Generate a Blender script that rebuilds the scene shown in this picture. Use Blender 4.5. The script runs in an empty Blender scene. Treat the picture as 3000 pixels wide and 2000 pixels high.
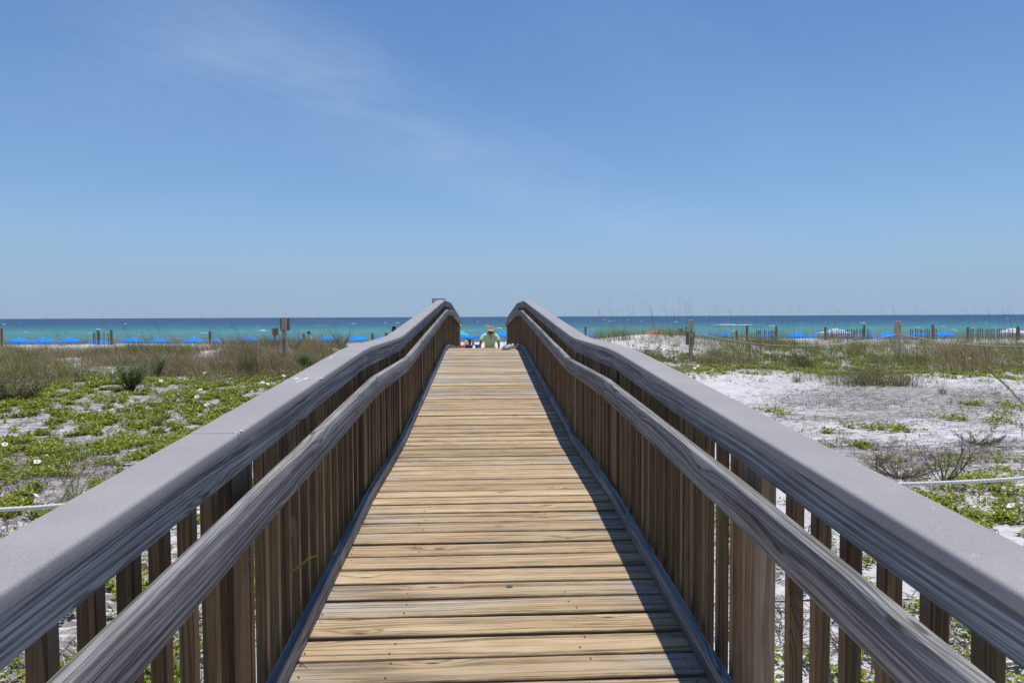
import bpy, math, random
import numpy as np
from mathutils import Matrix, Vector

R = math.radians
random.seed(7)
rng = np.random.default_rng(7)
SC = bpy.context.scene
COL = SC.collection

# ------------------------------------------------------------------ camera
E = 3.70                      # eye height above the beach
cam_d = bpy.data.cameras.new('camera')
cam_d.sensor_width = 36.0
cam_d.lens = 24.0
cam_d.clip_start = 0.05
cam_d.clip_end = 90000
cam = bpy.data.objects.new('camera', cam_d)
COL.objects.link(cam)
CM = (Matrix.Translation((0, 0, E)) @ Matrix.Rotation(R(-2.52), 4, 'Z')
      @ Matrix.Rotation(R(90 - 2.08), 4, 'X') @ Matrix.Rotation(R(-0.25), 4, 'Z'))
cam.matrix_world = CM
SC.camera = cam

# ------------------------------------------------------------------ sun + sky
SUN_DIR = Vector((0.075, 0.15, 1.0)).normalized()
sun_el = math.asin(SUN_DIR.z)
sun_d = bpy.data.lights.new('sun', 'SUN')
sun_d.energy = 4.4
sun_d.angle = R(0.5)
sun_d.color = (1.0, 0.955, 0.885)
sun = bpy.data.objects.new('sun', sun_d)
sun.rotation_euler = SUN_DIR.to_track_quat('Z', 'Y').to_euler()
COL.objects.link(sun)

world = bpy.data.worlds.new('World')
SC.world = world
world.use_nodes = True


class NT:
    """small helper for node trees"""
    def __init__(self, tree):
        self.t = tree
        self.t.nodes.clear()

    def n(self, typ, **kw):
        nd = self.t.nodes.new(typ)
        for k, v in kw.items():
            if k.startswith('i_'):
                key = k[2:]
                key = int(key) if key.isdigit() else key.replace('_', ' ')
                self.set(nd, key, v)
            else:
                setattr(nd, k, v)
        return nd

    def set(self, nd, key, v):
        s = nd.inputs[key]
        if isinstance(v, bpy.types.NodeSocket):
            self.t.links.new(v, s)
        else:
            s.default_value = v

    def math(self, op, a, b=None, c=None, clamp=False):
        nd = self.t.nodes.new('ShaderNodeMath')
        nd.operation = op
        nd.use_clamp = clamp
        self.set(nd, 0, a)
        if b is not None:
            self.set(nd, 1, b)
        if c is not None:
            self.set(nd, 2, c)
        return nd.outputs[0]

    def mapr(self, v, a, b, c=0.0, d=1.0, smooth=True):
        nd = self.t.nodes.new('ShaderNodeMapRange')
        nd.interpolation_type = 'SMOOTHSTEP' if smooth else 'LINEAR'
        self.set(nd, 0, v)
        for i, x in enumerate((a, b, c, d)):
            self.set(nd, i + 1, x)
        return nd.outputs[0]

    def mix(self, f, a, b, mode='MIX'):
        nd = self.t.nodes.new('ShaderNodeMix')
        nd.data_type = 'RGBA'
        nd.blend_type = mode
        self.set(nd, 0, f)
        for i, x in ((6, a), (7, b)):
            if isinstance(x, (tuple, list)) and len(x) == 3:
                x = (*x, 1.0)
            self.set(nd, i, x)
        return nd.outputs[2]

    def ramp(self, f, stops, interp='LINEAR'):
        nd = self.t.nodes.new('ShaderNodeValToRGB')
        nd.color_ramp.interpolation = interp
        el = nd.color_ramp.elements
        while len(el) > 1:
            el.remove(el[-1])
        el[0].position = stops[0][0]
        el[0].color = (*stops[0][1], 1)
        for p, c in stops[1:]:
            e = el.new(p)
            e.color = (*c, 1)
        self.set(nd, 0, f)
        return nd.outputs[0]

    def comb(self, x, y, z):
        nd = self.t.nodes.new('ShaderNodeCombineXYZ')
        for i, v in enumerate((x, y, z)):
            self.set(nd, i, v)
        return nd.outputs[0]

    def sep(self, v):
        nd = self.t.nodes.new('ShaderNodeSeparateXYZ')
        self.set(nd, 0, v)
        return nd.outputs

    def noise(self, vec, scale=1.0, detail=2.0, rough=0.5, dist=0.0, col=False):
        nd = self.t.nodes.new('ShaderNodeTexNoise')
        self.set(nd, 'Vector', vec)
        nd.inputs['Scale'].default_value = scale
        nd.inputs['Detail'].default_value = detail
        nd.inputs['Roughness'].default_value = rough
        nd.inputs['Distortion'].default_value = dist
        return nd.outputs[1 if col else 0]


w = NT(world.node_tree)
sky = w.n('ShaderNodeTexSky')
sky.sky_type = 'NISHITA'
sky.sun_disc = False
sky.sun_elevation = sun_el
sky.sun_rotation = math.atan2(SUN_DIR.x, SUN_DIR.y)
sky.air_density = 1.0
sky.dust_density = 0.0
sky.ozone_density = 3.0
tc = w.n('ShaderNodeTexCoord')
dx, dy, dz = w.sep(tc.outputs['Generated'])
dya = w.math('MAXIMUM', w.math('ABSOLUTE', dy), 0.05)
az = w.math('DIVIDE', dx, dya)
el = w.math('DIVIDE', dz, dya)
# thin cirrus streak falling from upper left to the right
a0 = R(-19.0)
ax_ = w.math('ADD', w.math('MULTIPLY', az, math.cos(a0)), w.math('MULTIPLY', el, math.sin(a0)))
bx_ = w.math('SUBTRACT', w.math('MULTIPLY', el, math.cos(a0)), w.math('MULTIPLY', az, math.sin(a0)))
# b of the streak's centre line: el .235 at az 0
bend = w.math('MULTIPLY', w.math('SUBTRACT', w.noise(w.comb(w.math('MULTIPLY', ax_, 2.2), 0.3, 0.7), 1.0, 1.0), 0.5), 0.12)
bb = w.math('SUBTRACT', w.math('ADD', bx_, bend), 0.215)
wid = w.mapr(ax_, -0.75, 0.35, 0.17, 0.06)
band = w.mapr(w.math('DIVIDE', w.math('ABSOLUTE', bb), wid), 0.0, 1.0, 1.0, 0.0)
endm = w.math('MULTIPLY', w.mapr(ax_, -0.85, -0.45), w.mapr(ax_, 0.15, 0.48, 1.0, 0.0))
n1 = w.noise(w.comb(w.math('MULTIPLY', ax_, 2.6), w.math('MULTIPLY', bx_, 9.0), 0.2), 1.0, 6.0, 0.62, 0.35)
n2 = w.noise(w.comb(w.math('MULTIPLY', ax_, 1.3), w.math('MULTIPLY', bx_, 3.0), 5.2), 1.0, 4.0, 0.6, 0.2)
cl = w.math('MULTIPLY', w.math('MULTIPLY', band, endm), w.mapr(n1, 0.2, 0.8))
cl = w.math('ADD', w.math('MULTIPLY', cl, 0.48), w.math('MULTIPLY', w.mapr(n2, 0.45, 0.85), 0.14))
skyc = w.mix(1.0, sky.outputs[0], (0.79, 0.985, 1.17), 'MULTIPLY')
elc = w.math('ADD', w.mapr(dz, 0.0, 0.16, 0.55, 0.0), w.mapr(dz, 0.0, 0.5, 0.35, 0.0))
skyc = w.mix(elc, skyc, (2.95, 4.15, 6.1))          # pale sea air low over the horizon
cloud = w.mix(cl, skyc, (4.1, 5.5, 7.7))
bg = w.n('ShaderNodeBackground')
w.set(bg, 0, cloud)
w.set(bg, 1, 0.109)
wo = w.n('ShaderNodeOutputWorld')
w.t.links.new(bg.outputs[0], wo.inputs[0])

SC.view_settings.view_transform = 'Standard'
SC.view_settings.look = 'None'
SC.view_settings.exposure = -0.12
SC.view_settings.gamma = 1.0
SC.view_settings.use_curve_mapping = False


# ------------------------------------------------------------------ helpers
def ray(px, py):
    d = Vector(((px - 1500) / 3000 * 36, -(py - 1000) / 3000 * 36, -24.0))
    return (CM.to_3x3() @ d).normalized()


def at(px, py, y):
    """photo pixel + distance along the walk -> point of the place"""
    d = ray(px, py)
    t = y / d.y
    return Vector((d.x * t, y, E + d.z * t))


def vnoise(x, y, seed=0):
    x = np.asarray(x, float); y = np.asarray(y, float)
    xi = np.floor(x).astype(np.int64); yi = np.floor(y).astype(np.int64)
    fx = x - xi; fy = y - yi
    fx = fx * fx * (3 - 2 * fx); fy = fy * fy * (3 - 2 * fy)
    def h(a, b):
        v = np.sin(a * 127.1 + b * 311.7 + seed * 74.7) * 43758.5453
        return v - np.floor(v)
    return ((h(xi, yi) * (1 - fx) + h(xi + 1, yi) * fx) * (1 - fy)
            + (h(xi, yi + 1) * (1 - fx) + h(xi + 1, yi + 1) * fx) * fy)


def fbm(x, y, seed=0, oct=3):
    s = 0; a = 1; t = 0
    for i in range(oct):
        s = s + a * vnoise(x * 2 ** i, y * 2 ** i, seed + i * 13); t += a; a *= 0.5
    return s / t


def tag(o, label=None, cat=None, group=None, kind=None):
    if label: o['label'] = label
    if cat: o['category'] = cat
    if group: o['group'] = group
    if kind: o['kind'] = kind
    return o


def thing(name, label, cat, loc=(0, 0, 0), rz=0, group=None):
    o = bpy.data.objects.new(name, None)
    o.empty_display_size = 0.1
    COL.objects.link(o)
    o.location = loc
    o.rotation_euler = (0, 0, rz)
    return tag(o, label, cat, group)


def copy_tree(o, parent=None):
    c = o.copy()
    COL.objects.link(c)
    if parent: c.parent = parent
    for ch in list(o.children):
        copy_tree(ch, c)
    return c


class MB:
    """mesh collector with grain coordinates and a random value per board"""
    def __init__(self):
        self.v = []; self.f = []; self.gc = []; self.rn = []; self.mi = []; self.cur = 0

    def add(self, vs, fs, gcs=None, rn=0.0, mi=None):
        b = len(self.v)
        self.v += [tuple(p) for p in vs]
        self.gc += [tuple(p) for p in (gcs if gcs is not None else vs)]
        self.rn += [rn] * len(vs)
        for f in fs:
            self.f.append([b + i for i in f])
            self.mi.append(self.cur if mi is None else mi)

    def box(self, c, s, rn=0.0, grain='y', rot=None, bev=0.0):
        cx, cy, cz = c; sx, sy, sz = s[0] / 2, s[1] / 2, s[2] / 2
        if bev <= 0:
            P = [(x, y, z) for x in (-sx, sx) for y in (-sy, sy) for z in (-sz, sz)]
            F = [(0, 1, 3, 2), (4, 6, 7, 5), (0, 4, 5, 1), (2, 3, 7, 6), (0, 2, 6, 4), (1, 5, 7, 3)]
        else:
            b = min(bev, sx * .9, sy * .9, sz * .9)
            P = []; idx = {}
            for a, ax in ((-1, 0), (1, 0)):
                pass
            for x in (-1, 1):
                for y in (-1, 1):
                    for z in (-1, 1):
                        for k in range(3):
                            p = [x * (sx - b), y * (sy - b), z * (sz - b)]
                            p[k] = (x * sx, y * sy, z * sz)[k]
                            idx[(x, y, z, k)] = len(P); P.append(tuple(p))
            F = []
            for k in range(3):
                o = [i for i in range(3) if i != k]
                for s_ in (-1, 1):
                    q = []
                    for (u, v) in ((-1, -1), (1, -1), (1, 1), (-1, 1)):
                        t = [0, 0, 0]; t[k] = s_; t[o[0]] = u; t[o[1]] = v
                        q.append(idx[(*t, k)])
                    if (s_ == 1) == (k == 1): q.reverse()
                    F.append(q)
            for k in range(3):            # edges parallel to axis k
                o = [i for i in range(3) if i != k]
                for u in (-1, 1):
                    for v in (-1, 1):
                        t0 = [0, 0, 0]; t1 = [0, 0, 0]
                        t0[k] = -1; t1[k] = 1
                        t0[o[0]] = t1[o[0]] = u; t0[o[1]] = t1[o[1]] = v
                        q = [idx[(*t0, o[0])], idx[(*t1, o[0])], idx[(*t1, o[1])], idx[(*t0, o[1])]]
                        F.append(q)
            for x in (-1, 1):
                for y in (-1, 1):
                    for z in (-1, 1):
                        F.append([idx[(x, y, z, k)] for k in range(3)])
        g = []
        for p in P:
            g.append({'x': (p[0], p[1], p[2]), 'y': (p[1], p[0], p[2]), 'z': (p[2], p[0], p[1])}[grain])
        if rot is not None:
            P = [tuple(rot @ Vector(p)) for p in P]
        P = [(p[0] + cx, p[1] + cy, p[2] + cz) for p in P]
        self.add(P, F, g, rn)

    def tube(self, pts, rad, n=8, rn=0.0, caps=True):
        pts = [Vector(p) for p in pts]
        if not hasattr(rad, '__len__'): rad = [rad] * len(pts)
        V = []; G = []; F = []
        L = 0
        up = Vector((0, 0, 1))
        for i, p in enumerate(pts):
            t = (pts[min(i + 1, len(pts) - 1)] - pts[max(i - 1, 0)]).normalized()
            ref = up if abs(t.z) < 0.9 else Vector((0, 1, 0))
            a = t.cross(ref).normalized(); b = t.cross(a)
            if i: L += (p - pts[i - 1]).length
            for k in range(n):
                an = 2 * math.pi * k / n
                V.append(p + a * math.cos(an) * rad[i] + b * math.sin(an) * rad[i])
                G.append((L, k * rad[i] * 6.28 / n, 0))
        for i in range(len(pts) - 1):
            for k in range(n):
                F.append((i * n + k, i * n + (k + 1) % n, (i + 1) * n + (k + 1) % n, (i + 1) * n + k))
        if caps:
            F.append(tuple(range(n))[::-1]); F.append(tuple((len(pts) - 1) * n + k for k in range(n)))
        self.add(V, F, G, rn)

    def build(self, name, mats, parent=None, smooth=False, angle=35, fix=True):
        me = bpy.data.meshes.new(name)
        me.from_pydata(self.v, [], self.f)
        a = me.attributes.new('gc', 'FLOAT_VECTOR', 'POINT')
        a.data.foreach_set('vector', np.array(self.gc, dtype=np.float32).ravel())
        a = me.attributes.new('rnd', 'FLOAT', 'POINT')
        a.data.foreach_set('value', np.array(self.rn, dtype=np.float32))
        if not isinstance(mats, (list, tuple)): mats = [mats]
        for m in mats: me.materials.append(m)
        if len(mats) > 1: me.polygons.foreach_set('material_index', self.mi)
        if fix:
            import bmesh
            bm = bmesh.new(); bm.from_mesh(me)
            bmesh.ops.recalc_face_normals(bm, faces=bm.faces)
            bm.to_mesh(me); bm.free()
        if smooth:
            me.polygons.foreach_set('use_smooth', [True] * len(me.polygons))
            me.set_sharp_from_angle(angle=R(angle))
        me.update()
        o = bpy.data.objects.new(name, me)
        COL.objects.link(o)
        if parent: o.parent = parent
        return o


def np_mesh(name, V, F, mats, col=None, parent=None, smooth=False, mi=None):
    """V (n,3) F (m,k) arrays, optional colour per vertex"""
    me = bpy.data.meshes.new(name)
    V = np.asarray(V, dtype=np.float32); F = np.asarray(F, dtype=np.int32)
    me.vertices.add(len(V)); me.vertices.foreach_set('co', V.ravel())
    k = F.shape[1]
    me.loops.add(F.size); me.loops.foreach_set('vertex_index', F.ravel())
    me.polygons.add(len(F))
    me.polygons.foreach_set('loop_start', np.arange(0, F.size, k, dtype=np.int32))
    me.update(calc_edges=True)
    if col is not None:
        a = me.color_attributes.new('col', 'FLOAT_COLOR', 'POINT')
        c = np.ones((len(V), 4), dtype=np.float32); c[:, :3] = col
        a.data.foreach_set('color', c.ravel())
    for m in (mats if isinstance(mats, (list, tuple)) else [mats]): me.materials.append(m)
    if mi is not None: me.polygons.foreach_set('material_index', np.asarray(mi, dtype=np.int32))
    if smooth: me.polygons.foreach_set('use_smooth', np.ones(len(F), dtype=bool))
    me.update()
    o = bpy.data.objects.new(name, me)
    COL.objects.link(o)
    if parent: o.parent = parent
    return o


def newmat(name):
    m = bpy.data.materials.new(name)
    m.use_nodes = True
    t = NT(m.node_tree)
    out = t.n('ShaderNodeOutputMaterial')
    b = t.n('ShaderNodeBsdfPrincipled')
    t.t.links.new(b.outputs[0], out.inputs[0])
    return m, t, b


def bump(t, b, h, dist=0.002, strength=0.6):
    nd = t.n('ShaderNodeBump')
    nd.inputs['Strength'].default_value = strength
    nd.inputs['Distance'].default_value = dist
    t.set(nd, 'Height', h)
    t.t.links.new(nd.outputs[0], b.inputs['Normal'])


def plain(name, c, rough=0.7, var=0.12, scale=8.0, spec=0.3, bmp=0.0, metal=0.0):
    m, t, b = newmat(name)
    tc = t.n('ShaderNodeTexCoord')
    nz = t.noise(tc.outputs['Object'], scale, 4.0, 0.6)
    f = t.mapr(nz, 0.3, 0.7)
    lo = tuple(x * (1 - var) for x in c); hi = tuple(min(1, x * (1 + var)) for x in c)
    t.set(b, 'Base Color', t.mix(f, lo, hi))
    b.inputs['Roughness'].default_value = rough
    b.inputs['Specular IOR Level'].default_value = spec
    b.inputs['Metallic'].default_value = metal
    if bmp: bump(t, b, nz, bmp, 0.5)
    return m


def wood(name, cols, ring=55.0, rough=0.8, knots=0.55, contrast=1.0, var=0.25, edgegrey=None,
         stain=None, inner_bounce=None, bmp=0.0016, cath=3.2, knotcol=(0.07, 0.04, 0.025)):
    m, t, b = newmat(name)
    ga = t.n('ShaderNodeAttribute', attribute_name='gc')
    ra = t.n('ShaderNodeAttribute', attribute_name='rnd')
    u, v, z = t.sep(ga.outputs['Vector'])
    rn = ra.outputs['Fac']
    off = t.math('MULTIPLY', rn, 61.7)
    vz = t.math('ADD', v, z)
    big = t.noise(t.comb(t.math('ADD', t.math('MULTIPLY', u, 0.75), off), t.math('MULTIPLY', v, 6.0), t.math('MULTIPLY', z, 6.0)), 1.0, 1.5, 0.4)
    # knots
    vo = t.n('ShaderNodeTexVoronoi')
    vo.voronoi_dimensions = '2D'
    t.set(vo, 'Vector', t.comb(t.math('ADD', t.math('MULTIPLY', u, 1.9), off), t.math('ADD', t.math('MULTIPLY', vz, 8.5), off), 0.0))
    vo.inputs['Scale'].default_value = 1.0
    kd = vo.outputs['Distance']
    kr, kg, kb_ = t.sep(vo.outputs['Color'])
    ksel = t.math('GREATER_THAN', kr, 1.0 - knots * 0.45)
    kwarp = t.math('MULTIPLY', t.mapr(kd, 0.0, 0.42, 1.0, 0.0), ksel)
    kmask = t.math('MULTIPLY', t.mapr(t.math('ADD', kd, t.math('MULTIPLY', t.math('SUBTRACT', t.noise(t.comb(t.math('MULTIPLY', u, 30.0), t.math('MULTIPLY', vz, 90.0), off), 1.0, 2.0, .5), .5), .06)), 0.035, 0.075, 1.0, 0.0), ksel)
    ph = t.math('ADD', t.math('MULTIPLY', vz, ring), t.math('MULTIPLY', big, cath * 2.4))
    ph = t.math('ADD', ph, t.math('MULTIPLY', kwarp, 1.9))
    s = t.noise(t.comb(t.math('MULTIPLY', ph, 1.5), off, t.math('MULTIPLY', u, 0.35)), 1.0, 1.0, 0.6)
    s = t.mapr(s, 0.41, 0.57)
    fib = t.noise(t.comb(t.math('ADD', t.math('MULTIPLY', u, 8.0), off), t.math('MULTIPLY', v, 260.0), t.math('MULTIPLY', z, 260.0)), 1.0, 3.0, 0.6)
    fb2 = t.noise(t.comb(t.math('ADD', t.math('MULTIPLY', u, 3.4), off), t.math('MULTIPLY', v, 80.0), t.math('MULTIPLY', z, 80.0)), 1.0, 4.0, 0.7)
    blo = t.noise(t.comb(t.math('ADD', t.math('MULTIPLY', u, 2.3), off), t.math('MULTIPLY', v, 9.0), t.math('MULTIPLY', z, 9.0)), 1.0, 3.0, 0.55)
    g = t.math('ADD', t.math('MULTIPLY', s, 0.36 * contrast), t.math('MULTIPLY', t.mapr(fib, 0.36, 0.64), 0.20 * contrast))
    g = t.math('ADD', g, t.math('MULTIPLY', t.mapr(fb2, 0.3, 0.7), 0.18 * contrast))
    g = t.math('ADD', g, t.math('MULTIPLY', t.mapr(blo, 0.25, 0.75), 0.26))
    g = t.math('ADD', g, 0.37 * (1 - contrast))
    c = t.ramp(g, [(0.05, cols[0]), (0.5, cols[1]), (0.95, cols[2])])
    if edgegrey:
        pa = t.n('ShaderNodeNewGeometry')
        px, py, pz = t.sep(pa.outputs['Position'])
        ed = t.mapr(t.math('ABSOLUTE', t.math('SUBTRACT', px, 0.053)), 0.38, 0.74)
        far = t.mapr(py, 3.5, 13.0)
        gn = t.noise(t.comb(t.math('ADD', t.math('MULTIPLY', u, 1.4), off), t.math('MULTIPLY', v, 6.0), rn), 1.0, 4.0, 0.6)
        gm = t.math('ADD', t.math('MULTIPLY', ed, 0.40), t.math('MULTIPLY', far, 0.30))
        gm = t.math('ADD', gm, t.math('MULTIPLY', t.math('SUBTRACT', gn, 0.5), 1.7))
        gm = t.math('ADD', gm, t.math('MULTIPLY', t.math('SUBTRACT', rn, 0.62), 0.7))
        gm = t.mapr(gm, 0.05, 0.75)
        gc2 = t.ramp(g, [(0.05, edgegrey[0]), (0.5, edgegrey[1]), (0.95, edgegrey[2])])
        c = t.mix(gm, c, gc2)
        ev = t.math('SUBTRACT', t.math('ABSOLUTE', t.math('SUBTRACT', v, 0.075)), t.math('MULTIPLY', t.math('SUBTRACT', t.noise(t.comb(t.math('ADD', t.math('MULTIPLY', u, 7.0), off), 1.0, off), 1.0, 3.0, .7), .5), .028))
        c = t.mix(t.math('MULTIPLY', t.mapr(ev, .0635, .0740), .66), c, (0.10, 0.07, 0.045))
        # bleached white scuffs and sand in the grain
        sc = t.noise(t.comb(t.math('ADD', t.math('MULTIPLY', u, 9.0), off), t.math('MULTIPLY', v, 60.0), 3.0), 1.0, 4.0, 0.7)
        c = t.mix(t.math('MULTIPLY', t.mapr(sc, 0.66, 0.76), 0.55), c, (0.72, 0.69, 0.66))
    if stain:
        st = t.noise(t.comb(t.math('ADD', t.math('MULTIPLY', u, 1.1), off), t.math('MULTIPLY', v, 14.0), t.math('MULTIPLY', z, 14.0)), 1.0, 3.0, 0.55)
        c = t.mix(t.math('MULTIPLY', t.mapr(st, 0.54, 0.72), stain[1]), c, stain[0])
    if inner_bounce:  # sideways faces lightened: weathered tone, with bounce light off the deck painted in
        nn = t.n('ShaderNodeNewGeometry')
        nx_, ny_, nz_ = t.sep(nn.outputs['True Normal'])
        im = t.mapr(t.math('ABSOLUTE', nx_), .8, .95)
        c = t.mix(t.math('MULTIPLY', im, t.math('ADD', .30, t.math('MULTIPLY', t.math('FRACT', t.math('MULTIPLY', rn, 7.7)), .45))), c, inner_bounce)
    c = t.mix(t.math('MULTIPLY', kmask, 0.8), c, knotcol)
    # cracks along the grain
    ck = t.noise(t.comb(t.math('ADD', t.math('MULTIPLY', u, 1.6), off), t.math('MULTIPLY', v, 110.0), t.math('MULTIPLY', z, 110.0)), 1.0, 1.0, 0.4)
    ckm = t.mapr(ck, 0.715, 0.755)
    c = t.mix(t.math('MULTIPLY', ckm, 0.7), c, tuple(x * 0.3 for x in cols[0]))
    val = t.math('ADD', 1.0 - var * 0.5, t.math('MULTIPLY', t.math('FRACT', t.math('MULTIPLY', rn, 17.13)), var))
    c = t.mix(1.0, c, t.comb(val, val, val), 'MULTIPLY')
    t.set(b, 'Base Color', c)
    b.inputs['Roughness'].default_value = rough
    b.inputs['Specular IOR Level'].default_value = 0.25
    hh = t.math('ADD', t.math('MULTIPLY', s, 0.35), t.math('MULTIPLY', fib, 0.5))
    hh = t.math('SUBTRACT', hh, t.math('MULTIPLY', ckm, 0.8))
    bump(t, b, hh, bmp, 0.7)
    return m


M = {}
M['deck'] = wood('deck_wood', [(0.12, 0.075, 0.04), (0.46, 0.33, 0.19), (0.62, 0.48, 0.315)], ring=60, knots=0.8, var=0.36,
                 edgegrey=[(0.17, 0.15, 0.13), (0.41, 0.36, 0.305), (0.60, 0.55, 0.49)], cath=2.6, contrast=1.1,
                 stain=((0.20, 0.15, 0.10), 0.6))
M['grey'] = wood('weathered_wood', [(0.055, 0.052, 0.052), (0.205, 0.203, 0.207), (0.41, 0.405, 0.41)], ring=85, knots=0.75, var=0.14, cath=3.0, contrast=1.05,
                 stain=((0.15, 0.125, 0.105), 0.32), knotcol=(0.06, 0.045, 0.04))
M['brown'] = wood('treated_wood', [(0.04, 0.026, 0.013), (0.11, 0.07, 0.034), (0.21, 0.138, 0.07)], ring=60, knots=0.3, var=0.6, cath=1.6, inner_bounce=(0.34, 0.235, 0.15),
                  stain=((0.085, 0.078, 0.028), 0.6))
M['post'] = wood('post_wood', [(0.30, 0.22, 0.14), (0.56, 0.44, 0.30), (0.70, 0.58, 0.43)], ring=40, knots=0.2, var=0.1)
M['postlight'] = wood('light_post_wood', [(0.13, 0.085, 0.05), (0.30, 0.215, 0.14), (0.42, 0.33, 0.24)], ring=55, knots=0.6, var=0.1, cath=3.0, stain=((0.33, 0.19, 0.09), 0.6))
M['drift'] = wood('fence_wood', [(0.09, 0.06, 0.035), (0.20, 0.145, 0.085), (0.31, 0.24, 0.16)], ring=50, knots=0.1, var=0.5)
M['board'] = wood('sign_board_wood', [(0.20, 0.165, 0.145), (0.31, 0.26, 0.225), (0.40, 0.35, 0.31)], ring=40, knots=0.0, var=0.1)

# composite cap: fine speckle
m, t, b = newmat('composite_cap')
tc = t.n('ShaderNodeTexCoord')
sp = t.noise(tc.outputs['Object'], 420, 2.0, 0.7)
sl = t.noise(tc.outputs['Object'], 3.0, 4.0, 0.6)
st = t.noise(tc.outputs['Object'], 26.0, 5.0, 0.65)
c = t.mix(t.mapr(sp, 0.3, 0.7), (0.25, 0.235, 0.235), (0.38, 0.36, 0.362))
c = t.mix(t.math('MULTIPLY', t.mapr(sl, 0.35, 0.75), 0.35), c, (0.45, 0.425, 0.42))
c = t.mix(t.math('MULTIPLY', t.mapr(st, 0.70, 0.76), 0.8), c, (0.62, 0.60, 0.60))
c = t.mix(t.math('MULTIPLY', t.mapr(st, 0.20, 0.27, 1.0, 0.0), 0.35), c, (0.14, 0.13, 0.125))
t.set(b, 'Base Color', c)
b.inputs['Roughness'].default_value = 0.75
b.inputs['Specular IOR Level'].default_value = 0.3
bump(t, b, sp, 0.0008, 0.5)
M['cap'] = m

M['screw'] = plain('screw_metal', (0.09, 0.08, 0.08), 0.5, 0.2, 60)


def leafmat(name, rough=0.55, trans=0.25, spec=0.3):
    m, t, b = newmat(name)
    ca = t.n('ShaderNodeAttribute', attribute_name='col')
    tcx = t.n('ShaderNodeTexCoord')
    nz = t.noise(tcx.outputs['Object'], 40, 2.0, 0.5)
    c = t.mix(t.mapr(nz, 0.3, 0.7, 0.0, 0.2), ca.outputs['Color'], (0.04, 0.045, 0.01), 'MIX')
    t.set(b, 'Base Color', c)
    b.inputs['Roughness'].default_value = rough
    b.inputs['Specular IOR Level'].default_value = spec
    tr = t.n('ShaderNodeBsdfTranslucent')
    t.set(tr, 'Color', t.mix(1.0, c, (1.2, 1.25, 0.6), 'MULTIPLY'))
    mx = t.n('ShaderNodeMixShader')
    mx.inputs[0].default_value = trans
    t.t.links.new(b.outputs[0], mx.inputs[1])
    t.t.links.new(tr.outputs[0], mx.inputs[2])
    out = [n for n in t.t.nodes if n.type == 'OUTPUT_MATERIAL'][0]
    t.t.links.new(mx.outputs[0], out.inputs[0])
    return m


M['leaf'] = leafmat('vine_leaf', 0.4, 0.25, 0.45)
M['blade'] = leafmat('grass_blade', 0.6, 0.22, 0.25)
M['twig'] = leafmat('dry_twig', 0.8, 0.0, 0.1)

# ------------------------------------------------------------------ ground
PY = [-12, 8, 14, 20, 27, 31, 35, 38, 44, 50, 60, 100, 106, 120, 200]
PH = [1.62, 1.60, 1.55, 1.47, 1.37, 1.31, 1.27, 1.62, 2.85, 3.5, 3.66, 3.72, 3.92, 4.6, 8.0]
QY = [-12, 8, 14, 20, 23, 26, 30, 36, 44, 50, 60, 100, 106, 120, 200]
QH = [1.62, 1.60, 1.56, 1.55, 1.64, 2.0, 2.5, 3.15, 3.55, 3.62, 3.66, 3.72, 3.92, 4.6, 8.0]


def ground(x, y):
    x = np.asarray(x, float); y = np.asarray(y, float)
    wob = (fbm(x * 0.06 + 9, y * 0.06, 3, 2) - 0.5)
    h1 = np.interp(y + wob * 6 * np.clip((y - 20) / 12, 0, 1) * np.clip((90 - y) / 20, 0, 1), PY, PH)
    h2 = np.interp(y, QY, QH)
    c = np.clip((np.abs(x + 0.9) - 3.0) / 2.6, 0, 1); c = c * c * (3 - 2 * c)
    h = h2 * (1 - c) + h1 * c
    dm = np.clip((44 - y) / 12, 0, 1)
    near = np.clip((np.abs(x) - 1.0) / 1.5, 0, 1)
    h = h - dm * near * (0.26 * (fbm(x * 0.22 + 31, y * 0.20, 5, 3) - 0.5) + 0.07 * (fbm(x * 1.1, y * 1.1, 8, 2) - 0.5))
    # sand humps on the dune line
    for (hx, hy, rx, ry, a) in ((6.6, 26.5, 3.2, 3.4, 0.62), (11.5, 24.0, 3.0, 3.0, 0.16), (-15, 30, 6, 4, 0.05), (20, 31, 7, 4, 0.04), (-9.5, 27, 3, 3, 0.10)):
        h = h - a * np.exp(-((x - hx) / rx) ** 2 - ((y - hy) / ry) ** 2)
    fs = np.clip((y - 46) / 10, 0, 1) * np.clip((98 - y) / 10, 0, 1)
    h = h - fs * 0.10 * (fbm(x * 0.7, y * 0.7, 21, 3) - 0.5)
    return E - h


def gz(x, y):
    return float(ground(np.array([x]), np.array([y]))[0])


def hit(px, py):
    """photo pixel -> point on the sand"""
    d = ray(px, py)
    t0 = 1.5
    while t0 < 160:
        p = Vector((0, 0, E)) + d * t0
        if p.z <= gz(p.x, p.y): return p
        t0 *= 1.01
    return p


def warp_axis(n, lo, hi, k):
    s = np.linspace(-1, 1, n)
    a = np.sinh(s * k) / np.sinh(k)
    return np.where(a < 0, -a * lo, a * hi)


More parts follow.
